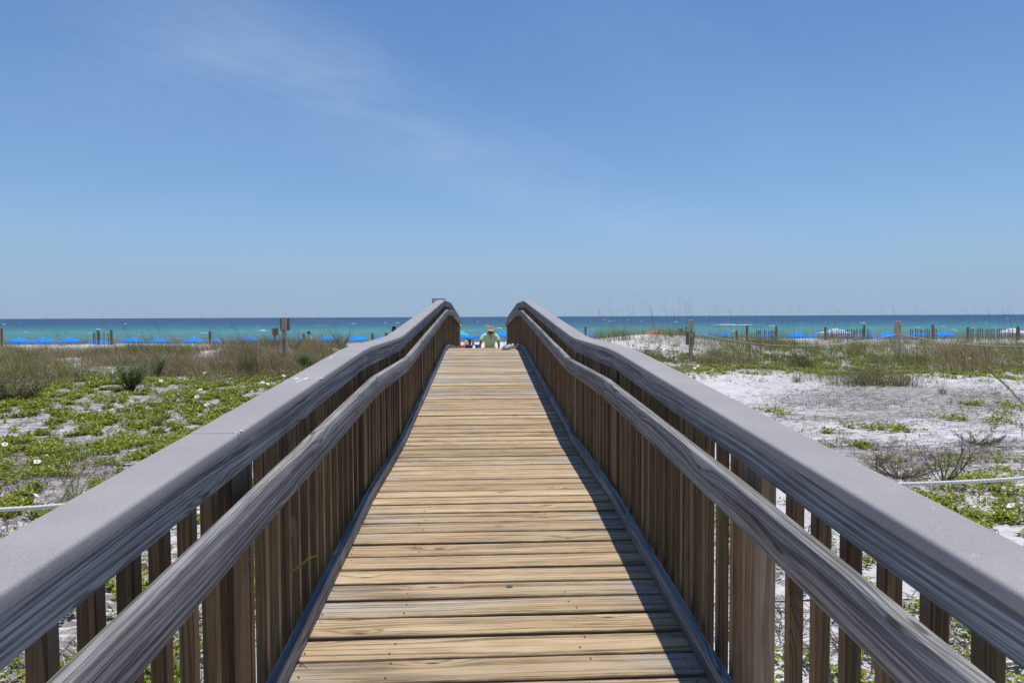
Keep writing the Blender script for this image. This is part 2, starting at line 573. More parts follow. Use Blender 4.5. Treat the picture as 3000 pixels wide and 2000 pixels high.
gx = warp_axis(420, -900, 900, 6.0)
gy = np.concatenate([np.linspace(-10, 40, 300), np.linspace(40.5, 112, 110), np.linspace(114, 200, 12)])
X, Y = np.meshgrid(gx, gy)
Z = ground(X, Y)
nx, ny = len(gx), len(gy)
ii = (np.arange(ny - 1)[:, None] * nx + np.arange(nx - 1)[None, :]).ravel()
F = np.stack([ii, ii + 1, ii + nx + 1, ii + nx], 1)
m, t, b = newmat('white_sand')
gp = t.n('ShaderNodeNewGeometry')
P = gp.outputs['Position']
px_, py_, pz_ = t.sep(P)
nA = t.noise(P, 1.1, 5.0, 0.6)
nB = t.noise(P, 9.0, 5.0, 0.65)
nC = t.noise(P, 45.0, 4.0, 0.7)
nD = t.noise(t.comb(t.math('MULTIPLY', px_, 5.0), t.math('MULTIPLY', py_, 14.0), pz_), 1.0, 5.0, 0.7, 1.2)
c = t.mix(t.mapr(nA, 0.3, 0.7), (0.54, 0.52, 0.53), (0.66, 0.64, 0.655))
dune = t.mapr(py_, 33.0, 39.0, 1.0, 0.0)
la = t.n('ShaderNodeAttribute', attribute_name='litter')
lit = la.outputs['Fac']
nE = t.noise(t.comb(t.math('MULTIPLY', px_, 26.0), t.math('MULTIPLY', py_, 60.0), pz_), 1.0, 4.0, 0.7, 0.8)
lm = t.math('ADD', t.math('MULTIPLY', lit, 0.16), t.math('MULTIPLY', nD, 0.90))
lm = t.math('ADD', lm, t.math('MULTIPLY', nE, 0.45))
lm = t.math('ADD', lm, t.math('MULTIPLY', t.noise(t.comb(t.math('MULTIPLY', px_, 6.0), t.math('MULTIPLY', py_, 9.0), 2.0), 1.0, 5.0, 0.75), 0.30))
lm = t.math('ADD', lm, t.math('MULTIPLY', t.math('SUBTRACT', nC, 0.5), 0.25))
lm = t.math('MULTIPLY', t.mapr(lm, 0.93, 1.01), dune)
c = t.mix(t.math('MULTIPLY', lm, 0.82), c, t.mix(t.mapr(nB, 0.3, 0.7), (0.10, 0.085, 0.075), (0.26, 0.225, 0.20)))
wet = t.mapr(pz_, -0.18, 0.0, 1.0, 0.0)
c = t.mix(t.math('MULTIPLY', wet, 0.75), c, (0.30, 0.27, 0.24))
t.set(b, 'Base Color', c)
b.inputs['Roughness'].default_value = 0.9
b.inputs['Specular IOR Level'].default_value = 0.15
bump(t, b, t.math('ADD', t.math('MULTIPLY', nB, 0.7), t.math('MULTIPLY', nC, 0.3)), 0.035, 0.8)
M['sand'] = m
sand = np_mesh('sand', np.stack([X.ravel(), Y.ravel(), Z.ravel()], 1), F, m, smooth=True)
tag(sand, 'white quartz sand of the dune and the beach with dark plant litter', 'sand', kind='structure')

# ------------------------------------------------------------------ sea
SEA = E - 3.95
sx = warp_axis(61, -40000, 40000, 9.0)
sy = np.concatenate([np.linspace(98, 200, 30), np.geomspace(210, 60000, 50)])
X2, Y2 = np.meshgrid(sx, sy)
n2x, n2y = len(sx), len(sy)
ii = (np.arange(n2y - 1)[:, None] * n2x + np.arange(n2x - 1)[None, :]).ravel()
F2 = np.stack([ii, ii + 1, ii + n2x + 1, ii + n2x], 1)
m, t, b = newmat('sea_water')
gp = t.n('ShaderNodeNewGeometry')
px_, py_, pz_ = t.sep(gp.outputs['Position'])
inv = t.math('DIVIDE', 79.0, py_)                         # 0 far out, 0.75 at the shore: depth of the shelf
lg = t.math('LOGARITHM', py_, 10.0)
# patches of sand bars and weed, longer along the shore, growing with distance
pv = t.comb(t.math('DIVIDE', px_, t.math('MULTIPLY', py_, 0.22)), t.math('MULTIPLY', lg, 26.0), 0.0)
pn = t.noise(pv, 1.0, 5.0, 0.62)
pv2 = t.comb(t.math('DIVIDE', px_, t.math('MULTIPLY', py_, 0.035)), t.math('MULTIPLY', lg, 90.0), 3.0)
pn2 = t.noise(pv2, 1.0, 4.0, 0.6)
v = t.math('ADD', inv, t.math('MULTIPLY', t.math('SUBTRACT', pn, 0.5), 0.055))
c = t.ramp(v, [(0.0, (0.022, 0.060, 0.125)), (0.15, (0.026, 0.075, 0.140)), (0.22, (0.030, 0.108, 0.165)), (0.30, (0.042, 0.155, 0.180)),
               (0.385, (0.065, 0.225, 0.205)), (0.44, (0.075, 0.205, 0.190)), (0.52, (0.085, 0.180, 0.165)),
               (0.60, (0.090, 0.150, 0.145)), (0.67, (0.095, 0.120, 0.135)), (0.74, (0.115, 0.125, 0.14)), (0.79, (0.24, 0.24, 0.24))])
f = t.mapr(pn2, 0.25, 0.75, 0.72, 1.28)
c = t.mix(1.0, c, t.comb(f, f, f), 'MULTIPLY')
# thin foam flecks
fv = t.comb(t.math('DIVIDE', px_, 3.2), t.math('DIVIDE', py_, 2.0), 0.0)
fn = t.noise(fv, 1.0, 3.0, 0.7)
fm = t.math('MULTIPLY', t.mapr(fn, 0.76, 0.80), t.mapr(py_, 110.0, 160.0))
c = t.mix(t.math('MULTIPLY', fm, 0.55), c, (0.55, 0.60, 0.62))
t.set(b, 'Base Color', c)
b.inputs['Roughness'].default_value = 0.42
b.inputs['Specular IOR Level'].default_value = 0.12
wv = t.noise(t.comb(t.math('DIVIDE', px_, 2.6), t.math('DIVIDE', py_, 1.2), 0.0), 1.0, 4.0, 0.6)
bump(t, b, wv, 0.5, 0.55)
sea = np_mesh('sea_water', np.stack([X2.ravel(), Y2.ravel(), np.full(X2.size, SEA)], 1), F2, m, smooth=True)
tag(sea, 'turquoise sea turning deep blue towards the horizon', 'sea', kind='structure')

# whitecaps: low ridges of foam
M['foam'] = plain('sea_foam', (0.60, 0.64, 0.67), 0.8, 0.1, 2.0)
V = []; FF = []


def foam(x, y, L, H):
    n = 9
    b0 = len(V)
    for i in range(n):
        s = i / (n - 1)
        e = math.sin(math.pi * s) ** 0.7
        yy = y + math.sin(s * 5 + x) * L * 0.03
        xx = x + (s - 0.5) * L
        hgt = H * e * (0.6 + 0.6 * random.random())
        V.append((xx, yy - 0.6 * e * H - 0.05, SEA + 0.01)); V.append((xx, yy, SEA + 0.02 + hgt)); V.append((xx, yy + 0.8 * e * H + 0.05, SEA + 0.01))
    for i in range(n - 1):
        for k in range(2):
            a = b0 + i * 3 + k
            FF.append((a, a + 3, a + 4, a + 1))


for k in range(95):
    yy = 10 ** random.uniform(math.log10(135), math.log10(1500))
    xx = random.uniform(-0.75, 0.82) * yy
    sc = random.choice((0.5, 0.7, 1.0, 1.0, 1.4)) * (0.6 + yy / 900)
    foam(xx, yy, random.uniform(.6, 2.2) * sc, random.uniform(0.05, 0.13) * sc)
for (px, py, L, H) in ((2110, 951, 9, .45), (2135, 951.5, 11, .6), (2165, 952, 10, .5), (2190, 951.5, 6, .4), (2528, 946, 7, .5), (2262, 954, 6, .35),
                       (770, 968.5, 4.5, .6), (1035, 948, 6, .6), (1128, 946, 4, .5), (1165, 946, 7, .5), (1463, 961, 4.5, .35), (1399, 942, 5, .5),
                       (1785, 941, 7, .5), (1770, 936, 12, .6), (1840, 937, 6, .6), (1980, 943, 6, .5), (12, 950, 6, .6), (366, 949, 4, .7)):
    d = ray(px, py); tt = (SEA - E) / d.z
    foam(d.x * tt, d.y * tt, L * (.8 if px in (2110, 2135, 2165, 2190) else .5), H * .45)
fo = np_mesh('whitecaps', np.array(V), np.array(FF), M['foam'], smooth=True)
tag(fo, 'small white breaking wave crests scattered over the sea', 'waves', kind='stuff')

# ------------------------------------------------------------------ boardwalk
XC = 0.053
KY = [-2.0, 4.28, 6.12, 13.3, 14.65, 22.4]
KH = [1.60, 1.180, 1.160, 0.668, 0.668, 1.075]          # deck below the eye
CY = [-2.0, 4.28, 6.12, 13.3, 15.9, 22.4]
CH = [0.605, 0.186, 0.172, -0.33, -0.337, 0.01]         # cap top below the eye


def smooth_interp(y, ky, kh, r):
    y = np.asarray(y, float)
    return (np.interp(y - r, ky, kh) + 2 * np.interp(y - r / 2, ky, kh) + 2 * np.interp(y, ky, kh) + 2 * np.interp(y + r / 2, ky, kh) + np.interp(y + r, ky, kh)) / 8


def deckz(y): return E - float(np.interp(y, KY, KH))
def capz(y, r=0.30): return E - float(smooth_interp(y, CY, CH, r))


bw = thing('boardwalk', 'weathered wooden beach boardwalk with picket railings rising over the dune to a crest', 'boardwalk', (XC, 0, 0))

# deck planks
mb = MB(); ms = MB()
y = 0.55
k = 0
while y < 22.3:
    wdt = 0.1415 + random.uniform(-.002, .002)
    gap = random.choice((0.010, 0.012, 0.014, 0.016, 0.019))
    rn = random.random()
    tilt = random.uniform(-.0035, .0035)
    zj = random.uniform(-.0035, .0035)
    nseg = 14
    x0 = -0.795; x1 = 0.795
    ph = random.random() * 9
    vs = []; gs = []; fs = []
    prof = [(0, -.036), (0, -.005), (.0015, -.0016), (.005, 0.0), (.075, .0012), (.15 - .005, 0.0), (.15 - .0015, -.0016), (.15, -.005), (.15, -.036)]
    for i in range(nseg + 1):
        s = i / nseg
        x = x0 + (x1 - x0) * s
        wv0 = 0.0022 * math.sin(x * 3.1 + ph) + 0.0012 * math.sin(x * 11 + ph * 2) + random.uniform(-.0007, .0007)
        wv1 = 0.0022 * math.sin(x * 2.7 + ph * 1.7) + random.uniform(-.0007, .0007)
        for (q, zz) in prof:
            f_ = q / .15
            yy = y + f_ * wdt + wv0 * (1 - f_) + wv1 * f_ + tilt * x * 2
            vs.append((x, yy, deckz(yy) + zz + zj)); gs.append((x + 0.0, q, zz))
    npf = len(prof)
    for i in range(nseg):
        for j in range(npf - 1):
            a = i * npf + j
            fs.append((a, a + npf, a + npf + 1, a + 1))
    fs.append(tuple(range(npf))); fs.append(tuple(nseg * npf + j for j in range(npf))[::-1])
    mb.add(vs, fs, gs, rn)
    if y < 10.5:
        for sx_ in (-0.405, 0.335, -0.74, 0.70):
            for q in (0.035, 0.105):
                cx = sx_ + random.uniform(-.02, .02); cy = y + q + random.uniform(-.012, .012)
                r_ = 0.0044
                if random.random() < .22: continue
                z0 = deckz(cy) + 0.0025
                ms.add([(cx + r_ * math.cos(a_ * math.pi / 4), cy + r_ * math.sin(a_ * math.pi / 4), z0) for a_ in range(8)] + [(cx, cy, z0 - .001)],
                       [(i_, (i_ + 1) % 8, 8) for i_ in range(8)], None, rn)
    y += wdt + gap
    k += 1
mb.build('deck', M['deck'], bw, smooth=True, angle=50)
tag(ms.build('deck_screws', M['screw'], bw), kind='stuff')
# dark round plug on one plank near the middle of the near deck
mb = MB()
pp = at(1492, 1718, 3.2)
yy = 3.22
while True:
    d = ray(1492, 1718); tt = (deckz(yy) - E) / d.z
    ny_ = d.y * tt
    if abs(ny_ - yy) < .002: break
    yy = ny_
xx = d.x * tt - XC
mb.add([(xx + .017 * math.cos(a_ * math.pi / 6), yy + .017 * math.sin(a_ * math.pi / 6), deckz(yy) + .0035) for a_ in range(12)], [tuple(range(12))], None, .5)
mb.build('deck_plug', M['screw'], bw)

# joists and side beams below
mb = MB()
for xx in (-.70, -.35, .0, .35, .70):
    vs = []; fs = []; gs = []
    ys = list(np.linspace(0.3, 22.35, 60))
    for yy in ys:
        z0 = deckz(yy) - .040
        for (a_, b_) in ((-.02, 0), (.02, 0), (.02, -.17), (-.02, -.17)):
            vs.append((xx + a_, yy, z0 + b_)); gs.append((yy, a_, b_))
    for i in range(len(ys) - 1):
        for j in range(4):
            fs.append((i * 4 + j, i * 4 + (j + 1) % 4, (i + 1) * 4 + (j + 1) % 4, (i + 1) * 4 + j))
    mb.add(vs, fs, gs, random.random())
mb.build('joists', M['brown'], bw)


def run(name, mat, prof, fz, y0, y1, joints, side, step=0.12, gap=0.003, jit=0.0, parent=bw, sm=True):
    """board of cross-section prof [(x,z)], following height fz, split into lengths at joints"""
    mb = MB()
    cuts = [y0] + [j for j in joints if y0 < j < y1] + [y1]
    n = len(prof)
    for a, b_ in zip(cuts[:-1], cuts[1:]):
        rn = random.random()
        jx = random.uniform(-jit, jit); jz = random.uniform(-jit, jit)
        aa = a + gap / 2; bb_ = b_ - gap / 2
        m_ = max(2, int((bb_ - aa) / step) + 1)
        ys = np.linspace(aa, bb_, m_)
        vs = []; gs = []; fs = []
        for yy in ys:
            z0 = fz(yy)
            for (px, pz) in prof:
                vs.append((side * (px + jx), yy, z0 + pz + jz)); gs.append((yy, px * side, pz))
        for i in range(m_ - 1):
            for j in range(n):
                fs.append((i * n + j, i * n + (j + 1) % n, (i + 1) * n + (j + 1) % n, (i + 1) * n + j))
        fs.append(tuple(range(n))); fs.append(tuple((m_ - 1) * n + j for j in range(n))[::-1])
        mb.add(vs, fs, gs, rn)
    return mb.build(name, mat, parent, smooth=sm, angle=40)


def rrect(x0, x1, z0, z1, r, seg=3):
    out = []
    for (cx, cz, a0) in ((x0 + r, z1 - r, 180), (x1 - r, z1 - r, 90), (x1 - r, z0 + r, 0), (x0 + r, z0 + r, -90)):
        for i in range(seg + 1):
            an = R(a0 - 90 * i / seg)
            out.append((cx + r * math.cos(an), cz + r * math.sin(an)))
    return out


POSTS = [-0.1, 2.05, 4.30, 6.15, 8.5, 10.9, 13.3, 15.9, 18.1, 20.2, 22.3]
for side, word in ((-1, 'left'), (1, 'right')):
    so_ = .018 if side > 0 else 0.0
    hr_ = .034 if side > 0 else .008
    cj = (2.02, 6.06, 8.05, 13.3, 15.95, 19.0) if side < 0 else (6.9, 10.1, 13.28, 15.9, 19.1)
    cap = run('cap_rail', M['cap'], rrect(.765, .914, -.036, 0, .009, 4), lambda y_: capz(y_, .30 if y_ < 9 else .10) - so_, 0.3, 22.5, cj, side, .08, gap=.004)
    fj = (4.34, 6.2, 8.6, 13.3, 15.9, 19.2) if side < 0 else (4.3, 6.2, 8.9, 13.3, 15.9, 19.4)
    run('rail_fascia', M['grey'], rrect(.776, .812, -.125, -.0385, .004, 2), lambda y_: capz(y_, .16 if y_ < 9 else .08) - so_, 0.3, 22.4, fj, side, .1, gap=.006, jit=.0012)
    hj = (4.28, 6.12, 7.4, 9.8, 13.28, 15.9, 19.5) if side < 0 else (4.22, 6.12, 7.3, 10.2, 13.28, 15.9, 19.0)
    run('handrail', M['grey'], rrect(.706, .748, -.302, -.184, .0035, 2), lambda y_: capz(y_, .10 if y_ < 9 else .05) - so_ + hr_ * max(0, min(1, (4.3 - y_) / 2.3)), 0.3, 22.1, hj, side, .1, gap=.009, jit=.0030)
    tj = (3.33, 6.02, 8.0, 10.6, 13.3, 14.7, 18.0)
    run('toe_board', M['grey'], rrect(.752, .790, .004, .086, .004, 2), lambda y_: deckz(y_), 0.4, 22.2, tj, side, .1, gap=.006, jit=.0015)
    # posts
    for py in POSTS:
        zt = capz(py, .16) - .127 - so_; zb = deckz(py) - .62
        mb = MB(); mb.box((side * .8265, py + .07, (zt + zb) / 2), (.053, .14, zt - zb), random.random(), 'z', bev=.004)
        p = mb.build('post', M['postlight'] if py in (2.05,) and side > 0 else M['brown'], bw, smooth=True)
        # spacer that carries the handrail
        mb = MB(); mb.box((side * .7735, py + .07, capz(py + .07, .1) - .262 - so_), (.047, .06, .07), random.random(), 'z', bev=.003)
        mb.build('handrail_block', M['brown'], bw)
# end posts by the beach
for side in (-1, 1):
    mb = MB(); zt = capz(22.3) - .06; zb = gz(XC + side * .8, 22.5) - .2
    mb.box((side * .80, 22.47, (zt + zb) / 2), (.09, .09, zt - zb), .3 + side * .2, 'z', bev=.005)
    mb.build('end_post', M['post'], bw, smooth=True)
# balusters
prot = None
count = 0
rest = MB()
for side in (-1, 1):
    y = 0.62 if side < 0 else 0.70
    while y < 22.25:
        clash = any(-.012 < (y - p) + .019 < .15 + .012 for p in POSTS)
        if not clash:
            zt = capz(y, .16) - .045 - (.018 if side > 0 else 0); zb = deckz(y) - .16
            rn = random.random()
            lx = random.uniform(-.002, .002)
            if y < 8.2:
                mb = MB(); mb.box((side * (.8345 + lx), y, (zt + zb) / 2), (.039, .039, zt - zb), rn, 'z', bev=.003)
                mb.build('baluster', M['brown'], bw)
                count += 1
            else:
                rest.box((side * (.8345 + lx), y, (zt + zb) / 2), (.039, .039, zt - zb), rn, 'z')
        y += 0.148 + random.uniform(-.006, .006)
tag(rest.build('balusters', M['brown'], bw), kind='stuff')
print('balusters as parts', count)
mb = MB()
for (px, py, r_) in ((868, 1109, .011), (872, 1118, .008), (893, 1110, .010), (900, 1107, .007), (880, 1114, .006), (927, 1109, .005), (940, 1108, .007), (968, 1049, .008), (973, 1046, .006), (705, 1262, .004), (692, 1268, .003)):
    d = ray(px, py); yy = 3.0
    for _ in range(60):
        tt = (capz(yy) - E) / d.z; yy = yy * .5 + d.y * tt * .5
    x_ = d.x * tt - XC; n = 9
    mb.add([(x_ + r_ * (1 + .5 * math.sin(i * 2.3 + px)) * math.cos(i * .698), yy + 1.9 * r_ * (1 + .4 * math.cos(i * 3.1 + px)) * math.sin(i * .698), capz(yy + 1.9 * r_ * math.sin(i * .698)) + .0012) for i in range(n)], [tuple(range(n))], None, .3)
M['drop'] = plain('bird_dropping', (.72, .72, .72), .8, .1, 60)
tag(mb.build('bird_droppings', M['drop'], bw), 'white bird droppings on the left cap rail', kind='stuff')
# low step at the beach end
mb = MB()
for i, yy in enumerate((22.47, 22.62, 22.77)):
    mb.box((0, yy + .05, E - 1.225 - .018), (1.5, .14, .036), random.random(), 'x', bev=.004)
mb.box((0, 22.45, E - 1.14), (1.5, .03, .13), .4, 'x')
mb.box((-.6, 22.66, E - 1.40), (.05, .42, .30), .4, 'y'); mb.box((.6, 22.66, E - 1.40), (.05, .42, .30), .6, 'y')
mb.build('step', M['deck'], bw, smooth=True)
# rope turns round the left end post
M['rope'] = plain('rope_fibre', (0.60, 0.56, 0.50), 0.85, 0.15, 60)
mb = MB()
for kk in range(3):
    c0 = Vector((-.80, 22.47, E - .90 - kk * .022))
    pts = [c0 + Vector((.062 * math.cos(a_ * math.pi / 8), .062 * math.sin(a_ * math.pi / 8), .0)) for a_ in range(17)]
    mb.tube(pts, .011, 6)
rp = mb.build('rope_wrap', M['rope'], None, smooth=True); rp.location = (XC, 0, 0)
tag(rp, 'rope wound round the left end post of the boardwalk', 'rope')

# ------------------------------------------------------------------ vegetation
def area_sample(n, x0, x1, y0, y1):
    return rng.uniform(x0, x1, n), rng.uniform(y0, y1, n)


def blobs(x, y, L):
    s = np.zeros_like(x)
    for (bx, by, rx, ry, a) in L:
        s += a * np.exp(-((x - bx) / rx) ** 2 - ((y - by) / ry) ** 2)
    return s


def pxb(px, py, rx, ry, a):
    p = hit(px, py)
    return (p.x, p.y, rx, ry, a)


clearance = lambda x: np.abs(x - XC) > 1.05

# vine density
VB = [(7.5, 18.6, 2.6, 1.6, .9), (11, 17.6, 2.6, 1.3, .8), (14.5, 16.5, 3.0, 1.4, .8), (6.3, 20.5, 1.6, 1.8, .5), (10, 21, 5, 2, .5), (-7, 12, 5.0, 4.5, .55), (-4, 7.5, 2.5, 3.0, .5), pxb(120, 1430, 1.1, 1.0, .9), pxb(330, 1420, .9, .8, .9), pxb(60, 1560, .8, .6, .9), pxb(380, 1300, 1.6, 1.0, 1.0), pxb(600, 1250, 1.2, 1.4, 1.0),
      pxb(150, 1270, 1.4, 1.2, .8), pxb(560, 1160, 2.6, 2.2, 1.25), pxb(700, 1140, 1.6, 2.0, 1.2), pxb(350, 1160, 2.2, 1.6, .9),
      pxb(200, 1120, 2.4, 2.0, .75), pxb(50, 1250, 1.4, 1.4, .75), pxb(900, 1080, 1.6, 1.8, .9), pxb(560, 1200, 1.4, .9, .8), pxb(760, 1100, 2.0, 1.8, .8),
      pxb(2130, 1072, 2.3, 1.1, 1.0), pxb(2060, 1085, 1.4, .8, .8), pxb(2330, 1078, 2.2, 1.2, 1.0), pxb(2000, 1060, 2.0, 1.4, .6), pxb(2880, 1085, 3.2, 1.6, 1.0), pxb(2760, 1070, 2.0, 1.4, .9),
      pxb(2280, 1210, .18, .9, .5), pxb(2420, 1265, .35, .18, .9), pxb(2520, 1250, .25, .22, .9), pxb(2600, 1262, .3, .2, .9), pxb(2530, 1310, .45, .22, 1.0),
      pxb(2720, 1430, .6, .45, 1.0), pxb(2870, 1420, .6, .4, .9), pxb(2950, 1380, .7, .4, .9), pxb(2780, 1490, .7, .4, 1.0), pxb(2950, 1520, .8, .5, 1.0),
      pxb(2560, 1340, .3, .2, .8), pxb(2900, 1190, .5, .5, .5), pxb(2830, 1230, .3, .3, .7), pxb(2970, 1240, .4, .5, .5), pxb(2780, 1470, .5, .3, .7),
      (1.9, 4.4, .5, 1.0, .8), (2.4, 3.0, .5, .5, .6), (-1.7, 2.6, .35, .6, .8), (-2.2, 3.6, .6, .6, .9), (1.5, 2.6, .2, .4, .7), (-1.5, 5.4, .4, 1.5, .6)]


def vine_density(x, y):
    d = blobs(x, y, VB)
    p = fbm(x * 2.5 + 4, y * 1.9, 40, 3)
    q = fbm(x * 5.0, y * 4.0, 50, 2)
    k = np.clip((p - 0.30) * 5.0, 0, 1) * np.clip((q - 0.43) * 7.0, 0, 1)
    return np.clip(d, 0, 1.1) * k


# litter attribute on the sand
GXf, GYf = X.ravel(), Y.ravel()
LB = [(6.5, 10.5, 3.2, 2.0, .35), (9.5, 13, 4, 2.5, .35), pxb(2820, 1260, 3.0, 2.6, .45), pxb(2480, 1300, 1.2, .9, .4), pxb(2560, 1165, 2.2, 1.3, .9), pxb(2700, 1140, 3.0, 1.8, .6), pxb(2600, 1360, 1.2, .5, 1.1), pxb(2450, 1330, .7, .4, .8), pxb(2900, 1330, 1.5, .8, .8),
      pxb(2850, 1170, 2.5, 1.5, .7), pxb(2380, 1090, 2, 1, .7), pxb(120, 1350, 1.4, .6, 1.1), pxb(60, 1400, 1.0, .6, 1.0), pxb(500, 1320, .8, .5, .5), (1.9, 3.4, .9, 1.6, .6), (-1.9, 3.0, .9, 1.6, .7),
      pxb(2200, 1225, 1.2, .35, .25), pxb(2480, 1225, 1.6, .3, .6)]
lit = blobs(GXf, GYf, LB) * 0.9 + 1.35 * np.clip(blobs(GXf, GYf, VB), 0, 1) * (GXf < 0) * 0.8 + 0.35 * np.clip(blobs(GXf, GYf, VB), 0, 1) * (GXf > 0)
lit += 0.45 * np.exp(-((GYf - 22) / 6) ** 2)
lit = np.clip(lit, 0, 1.3)
aa = sand.data.attributes.new('litter', 'FLOAT', 'POINT')
aa.data.foreach_set('value', lit.astype(np.float32))


def leaf_batch(cx, cy, cz, ang, pitch, L, W, col, fold=0.25):
    """diamond leaves with a folded midrib: 5 verts, 4 tris"""
    n = len(cx)
    ca, sa = np.cos(ang), np.sin(ang)
    cp, sp = np.cos(pitch), np.sin(pitch)
    d = np.stack([ca * cp, sa * cp, sp], 1)
    sd = np.stack([-sa, ca, np.zeros(n)], 1)
    up = np.cross(d, sd) * -1
    base = np.stack([cx, cy, cz], 1)
    L = L[:, None]; W = W[:, None]
    tip = base + d * L + np.array([0, 0, -1]) * L * 0.12
    mid = base + d * L * 0.55
    s1 = mid + sd * W * .5 - up * W * fold * -1
    s2 = mid - sd * W * .5 - up * W * fold * -1
    V = np.stack([base, s1, tip, s2, mid], 1).reshape(-1, 3)
    b0 = np.arange(n) * 5
    F = np.concatenate([np.stack([b0, b0 + 1, b0 + 4], 1), np.stack([b0 + 1, b0 + 2, b0 + 4], 1), np.stack([b0 + 2, b0 + 3, b0 + 4], 1), np.stack([b0 + 3, b0, b0 + 4], 1)])
    C = np.repeat(col, 5, axis=0)
    return V, F, C


def cat(parts):
    Vs, Fs, Cs = [], [], []
    o = 0
    for (V, F, C) in parts:
        Vs.append(V); Fs.append(F + o); Cs.append(C); o += len(V)
    return np.concatenate(Vs), np.concatenate(Fs), np.concatenate(Cs)


def pick(cols, probs, n, jit=0.18):
    c = np.array(cols)[rng.choice(len(cols), n, p=probs)]
    return np.clip(c * (1 + rng.uniform(-jit, jit, (n, 1))), 0.003, 1)


parts = []
tot = 0
for (x0, x1, y0, y1, dens, lsc) in ((-9, -1.1, 1.5, 9, 800, .95), (1.1, 9, 1.5, 9, 700, .9), (-15, -1.2, 9, 20, 620, 1.15), (1.2, 15, 9, 20, 450, 1.15),
                                    (-26, -2.5, 20, 30, 110, 1.6), (2.5, 26, 20, 30, 230, 1.6)):
    n = int((x1 - x0) * (y1 - y0) * dens)
    x, y = area_sample(n, x0, x1, y0, y1)
    keep = (rng.random(n) < vine_density(x, y)) & clearance(x)
    x = x[keep]; y = y[keep]; n = len(x)
    # rosettes of leaves
    nl = 7
    X1 = np.repeat(x, nl); Y1 = np.repeat(y, nl)
    Z1 = ground(X1, Y1) + rng.uniform(0.005, 0.05, len(X1)) * np.repeat(rng.uniform(.5, 1.6, n), nl)
    an = rng.uniform(0, 6.283, len(X1))
    rr = rng.uniform(0, .02, len(X1))
    L = rng.uniform(.03, .058, len(X1)) * lsc
    colr = pick([(0.12, 0.18, 0.006), (0.23, 0.28, 0.008), (0.36, 0.37, 0.014), (0.46, 0.36, 0.02), (0.58, 0.27, 0.02)], [.32, .36, .26, .048, .012], len(X1))
    parts.append(leaf_batch(X1 + rr * np.cos(an), Y1 + rr * np.sin(an), Z1, an, rng.uniform(-.1, .95, len(X1)), L, L * rng.uniform(.42, .62, len(X1)), colr))
    tot += n
V, F, C = cat(parts)
print('vine rosettes', tot, 'faces', len(F))
vo_ = np_mesh('beach_vine', V, F, M['leaf'], C)
tag(vo_, 'bright green beach vine creeping in patches over the sand', 'ground cover', kind='stuff')


def blades(bx, by, bz, ang, lean, H, W, col, curve=1.0, nseg=4, twistang=None):
    n = len(bx)
    ca, sa = np.cos(ang), np.sin(ang)
    ta = rng.uniform(0, 3.1416, n) if twistang is None else twistang
    sdv = np.stack([np.cos(ta), np.sin(ta), np.zeros(n)], 1)
    Vs = []
    for i in range(nseg + 1):
        s = i / nseg
        hor = H * lean * (s ** (1 + curve))
        ver = H * (s - 0.38 * lean * s ** 2.2)
        p = np.stack([bx + ca * hor, by + sa * hor, bz + ver], 1)
        wd = (W * (1 - s) ** 0.7 * 0.5 + W * 0.06)[:, None]
        Vs.append(p - sdv * wd); Vs.append(p + sdv * wd)
    k = 2 * (nseg + 1)
    V = np.stack(Vs, 1).reshape(-1, 3)
    b0 = np.arange(n) * k
    F = np.concatenate([np.stack([b0 + 2 * i, b0 + 2 * i + 1, b0 + 2 * i + 3, b0 + 2 * i + 2], 1) for i in range(nseg)])
    C = np.repeat(col, k, axis=0)
    return V, F, C


GREEN = [(0.19, 0.21, 0.07), (0.27, 0.27, 0.10), (0.13, 0.17, 0.045), (0.40, 0.36, 0.17), (0.50, 0.43, 0.25)]
DRY = [(0.27, 0.20, 0.125), (0.37, 0.29, 0.18), (0.18, 0.13, 0.085), (0.46, 0.39, 0.25), (0.22, 0.21, 0.085)]
# tussock areas (world blobs)
GB = [(8.5, 19.8, 3.0, 1.4, .6), (13.5, 17.8, 2.4, 1.3, .55), (17, 19.5, 3, 2, .5), (5.6, 23.0, 1.6, 2.2, .8), (9.6, 23.0, 2.0, 1.4, .6), (7.0, 20.5, 2.0, 1.6, .6), (4.6, 20, 1.2, 2.5, .5), (-20, 23, 6, 3.5, .9), (-13, 23, 5, 3.5, .8), (-6.5, 19.5, 2.2, 1.6, .5), (6.8, 19, 2.4, 1.5, .5), (12, 23.5, 4, 2, .6), (-22, 26, 5, 3, .7), (-15, 24.5, 4.5, 2.6, .9), (-10.5, 25, 4, 3, .9), (-7.5, 22, 2.2, 3.5, .7), (-5.2, 24, 1.6, 3, .8), (-18, 20, 4.5, 2.0, .6), (-12, 20.5, 4, 2, .9), (-8.5, 18.6, 2.4, 1.5, .7),
      (5.5, 21, 2.2, 2.2, .35), (8, 21.5, 3, 2, .8), (11.5, 20.5, 3, 2.2, 1.0), (14.8, 19.5, 2.0, 2.5, .7), (18, 22, 4, 3, .9), (24, 23, 5, 3.5, .8), (10, 28, 5, 2.5, .4), (17, 29, 6, 2.5, .5), (-6, 29, 3, 3, .7),
      (-17, 33.5, 9, 1.2, .25), (-8, 33.5, 5, 1.4, .6), (14, 33.8, 12, 1.3, .5), (4.5, 24.5, 1.5, 3, .4), pxb(60, 1120, 1.4, 1.3, 1.0), pxb(2530, 1110, 1.1, .6, 1.1), pxb(2580, 1085, .9, .7, .9), pxb(2340, 1075, .8, .7, .6)]


def tussocks(n, x0, x1, y0, y1, seed):
    x, y = area_sample(n, x0, x1, y0, y1)
    d = blobs(x, y, GB) * np.clip((fbm(x * .5, y * .6, seed, 3) - 0.37) * 4.6, 0, 1)
    keep = (rng.random(n) < d) & (np.abs(x - XC) > 2.0)
    return x[keep], y[keep]


